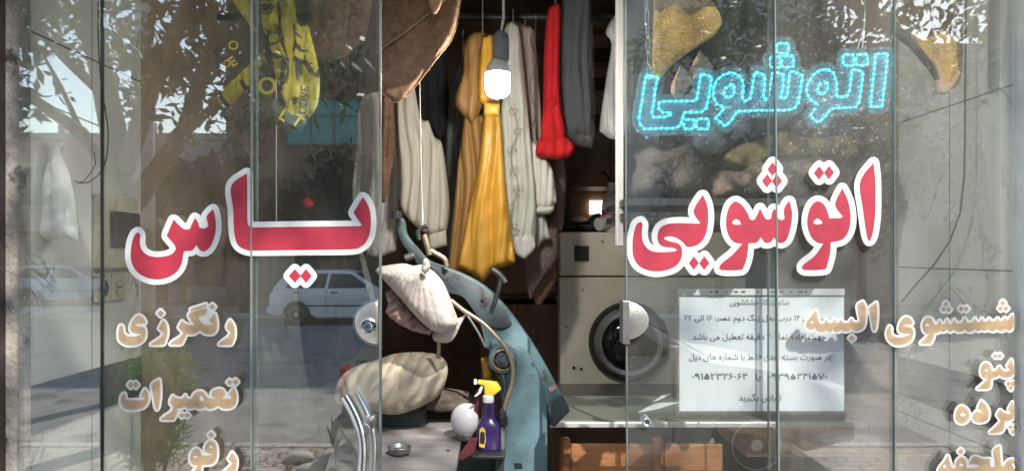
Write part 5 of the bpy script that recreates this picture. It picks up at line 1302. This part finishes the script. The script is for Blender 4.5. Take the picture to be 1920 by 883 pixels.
# far trees
def fartree(label, x, y, h, rad, seed, m='leaf_far', low=.3, nc=40, leaf=.3):
    r = np.random.default_rng(seed); base = Vector((x, y, 0))
    trk = [base, base+Vector((.05, 0, h*.3)), base+Vector((-.05, .1, h*.55)), base+Vector((.1, 0, h*.75))]
    lim = []; cl = []
    for k in range(9):
        a = r.uniform(0, 6.28); z0 = h*r.uniform(.3, .6)
        p0 = base+Vector((0, 0, z0)); p1 = p0+Vector((math.cos(a)*rad*.5, math.sin(a)*rad*.5, h*.12)); p2 = p0+Vector((math.cos(a)*rad*.85, math.sin(a)*rad*.85, h*.26))
        lim.append(([p0, p1, p2], .08, .02))
    for k in range(nc):
        d = Vector(r.normal(size=3)); d.normalize(); d *= r.uniform(.5, 1)
        c = base+Vector((d.x*rad, d.y*rad*.8, h*(.5+low*.5)+d.z*h*(.5-low*.5)))
        cl.append((c, int(r.integers(45, 90)), (rad*.32, rad*.32, rad*.26)))
    return tree(label, 'street_tree', (trk, .14, .06), lim, cl, leaf, m, group='trees across the road', seed=seed, asp=.5)
fartree('dark low tree before the brick building, left of the hatchback', -7.9, -20.9, 4.6, 1.5, 21, low=.28)
fartree('dark bushy tree standing right behind the white hatchback', -5.0, -21.2, 4.7, 1.7, 22, low=.30)
fartree('dark tree hidden behind the front of the hatchback', -2.2, -21.0, 5.2, 1.7, 23)
fartree('bushy tree in front of the tall grey building', 6.2, -21.5, 6.0, 2.0, 24)
fartree('taller bushy tree before the long low building', 10.5, -21.5, 6.6, 2.2, 25)
fartree('rounded tree far off beside the grey rendered building', -11.6, -25.4, 5.0, 1.6, 26)
fartree('feathery tree at the far right end of the row', 15.0, -22.5, 6.4, 2.2, 27)
# shrub
r = np.random.default_rng(31); cl = []
sb0 = Vector((-2.78, -4.2, 0))
stems = []
for k in range(16):
    a = r.uniform(0, 6.28); q = sb0+Vector((math.cos(a)*.10, math.sin(a)*.10, 0)); e = sb0+Vector((math.cos(a)*r.uniform(.1, .42), math.sin(a)*r.uniform(.1, .35), r.uniform(.55, 1.0)))
    stems.append(([q, q.lerp(e, .5)+Vector((0, 0, .05)), e], .008, .003))
    for t_ in (.3, .5, .7, .85, 1): cl.append((q.lerp(e, t_), 60, (.14, .14, .13)))
t = thing('green_shrub', 'feathery green shrub growing by the near kerb', 'shrub')
mb = MB()
for pth, a, b in stems: mb.tube(pth, [a, (a+b)/2, b], 6)
mb.make('stems', 'bark', t)
v = []; f = []
for c, n, rr in cl: leafmesh(v, f, c, n, rr, .085, r, .16, -.6)
link('foliage', v, f, 'leaf_fresh', t)
# seedling
t = thing('maize_seedling', 'small green seedling sprouting at the pavement kerb', 'seedling')
b0 = V(628, 838, 6.2); b0.z = 0
MB().tube([b0, b0+Vector((.0, 0, .12)), b0+Vector((-.01, 0, .24))], [.008, .007, .004], 6).tube([b0+Vector((.03, 0, 0)), b0+Vector((.02, 0, .1)), b0+Vector((.01, 0, .2))], [.006, .005, .003], 6).make('stalk', 'litter', t)
mb = MB()
for dx, dz, w_ in ((-.07, .22, .02), (.04, .15, .018), (-.03, .30, .016), (.06, .10, .016), (-.05, .1, .016)):
    p = b0+Vector((0, 0, .17)); e = p+Vector((dx, .02, dz)); m_ = p.lerp(e, .5)+Vector((0, 0, .02))
    mb.add([p, m_+Vector((w_, 0, 0)), e, m_-Vector((w_, .01, 0))], [(0, 1, 2, 3)])
mb.make('blades', 'leaf_fresh', t)
# stones and litter at the kerb
for k, (px, py, s, lab) in enumerate(((585, 872, .11, 'pale stone lump at the kerb nearest the seedling'), (608, 855, .09, 'smaller pale stone behind the seedling'), (560, 868, .10, 'flat pale stone left of the stone lumps'))):
    c = V(px, py, 6.1+.2*k); c.z = s*.3
    rr = np.random.default_rng(k+50)
    bm = bmesh.new(); bmesh.ops.create_icosphere(bm, subdivisions=2, radius=s)
    for vv in bm.verts: vv.co = Vector((vv.co.x*1.3, vv.co.y, vv.co.z*.55))*(1+rr.normal()*.07)
    me = bpy.data.meshes.new('kerb_stone'); bm.to_mesh(me); bm.free(); me.materials.append(MAT['stone_white']); me.shade_smooth()
    o = bpy.data.objects.new('kerb_stone', me); C.objects.link(o); o.location = c; tag(o, lab, 'stone', 'stones lying at the kerb')
r = np.random.default_rng(77); v = []; f = []
for k in range(900):
    x = r.normal()*1.1-1.35; y = -4.75+r.normal()*.28; a = r.uniform(0, 6.28); s = r.uniform(.01, .035); q = len(v)
    u = Vector((math.cos(a), math.sin(a), r.normal()*.2))*s; w_ = Vector((-math.sin(a), math.cos(a), r.normal()*.3))*s*.5; p = Vector((x, y, .012+r.uniform(0, .012)))
    v += [p-u, p+w_, p+u, p-w_]; f.append((q, q+1, q+2, q+3))
o = link('leaf_litter', v, f, 'litter'); tag(o, 'dry leaf litter scattered along the near kerb', 'litter', kind='stuff')
# pole and wires
t = thing('utility_pole', 'pale concrete utility pole behind the street tree', 'pole')
pb = V(268, 700, 10); MB().tube([(pb.x, pb.y, -.1), (pb.x, pb.y, 4), (pb.x, pb.y, 7.5)], [.14, .12, .10], 12).make('shaft', 'pole', t, smooth=True)
MB().box((pb.x-.6, pb.y-.05, 6.9), (pb.x+.6, pb.y+.05, 7.0)).make('cross_arm', 'dark_wood', t)
for k, (pa, pb_, lab) in enumerate(((( -200, 40, 12), (520, 340, 16), 'upper power wire slanting behind the street tree'), ((-200, 62, 12), (520, 362, 16), 'lower power wire slanting behind the street tree'))):
    A_, B_ = V(*pa), V(*pb_)
    A_ = A_+(A_-B_)*.6; B_ = B_+(B_-A_)*.4
    pts = [A_.lerp(B_, i/16)+Vector((0, 0, -.35*(1-(2*i/16-1)**2))) for i in range(17)]
    tag(MB().tube(pts, .014, 6).make('power_wire', 'cable', smooth=True), lab, 'wire')

# ================================================================ origins at the base of each thing
bpy.context.view_layer.update()
def meshes_of(o):
    out = [o] if o.type == 'MESH' else []
    for c in o.children: out += meshes_of(c)
    return out
for o in [o for o in bpy.context.scene.objects if o.parent is None and o.type in ('EMPTY', 'MESH')]:
    if o.get('kind') == 'structure' or o.location.length > 1e-6: continue
    ms = meshes_of(o)
    if not ms: continue
    bb_ = [m_.matrix_world @ Vector(c) for m_ in ms for c in m_.bound_box]
    lo = [min(p[i] for p in bb_) for i in range(3)]; hi = [max(p[i] for p in bb_) for i in range(3)]
    base = Vector(((lo[0]+hi[0])/2, (lo[1]+hi[1])/2, lo[2]))
    seen = set()
    for m_ in ms:
        if m_.location.length > 1e-6 and m_ is not o:     # placed copies (leds): shift the object
            m_.location -= base; continue
        if m_.data.name in seen: continue
        seen.add(m_.data.name); m_.data.transform(Matrix.Translation(-base))
    o.location = base

# ================================================================ light, sky, camera
S = Vector((.36, -1.0, .90)).normalized()
sun = bpy.data.lights.new('sun', 'SUN'); sun.energy = 3.2; sun.angle = math.radians(.5); sun.color = (1, .955, .89)
so = bpy.data.objects.new('sun', sun); C.objects.link(so); so.rotation_euler = (-S).to_track_quat('-Z', 'Y').to_euler(); so.location = (3, -12, 12)
w = bpy.data.worlds.new('World'); bpy.context.scene.world = w; w.use_nodes = True
nt = w.node_tree; bg = nt.nodes['Background']
sky = nt.nodes.new('ShaderNodeTexSky'); sky.sky_type = 'NISHITA'; sky.sun_disc = False
sky.sun_elevation = math.asin(S.z); sky.sun_rotation = math.atan2(S.x, S.y); sky.air_density = 1.2; sky.dust_density = .9; sky.ozone_density = 1.0
nt.links.new(sky.outputs[0], bg.inputs[0]); bg.inputs[1].default_value = .15
cam = bpy.data.cameras.new('camera'); co = bpy.data.objects.new('camera', cam); C.objects.link(co)
cam.sensor_width = 36; cam.lens = 36*F/1920; cam.clip_start = .05; cam.clip_end = 2000; cam.shift_y = (HZ-441.5)/1920
co.location = (0, CAMY, EYE); co.rotation_euler = (PI/2, 0, 0)
s = bpy.context.scene; s.camera = co
s.view_settings.view_transform = 'Standard'; s.view_settings.look = 'None'; s.view_settings.gamma = 1; s.view_settings.exposure = 1.25; s.view_settings.use_curve_mapping = False
s.render.engine = 'CYCLES'
cy = s.cycles; cy.use_denoising = True; cy.max_bounces = 10; cy.diffuse_bounces = 4; cy.glossy_bounces = 5; cy.transmission_bounces = 6; cy.transparent_max_bounces = 32
cy.caustics_reflective = False; cy.caustics_refractive = False; cy.sample_clamp_indirect = 6; cy.blur_glossy = .5
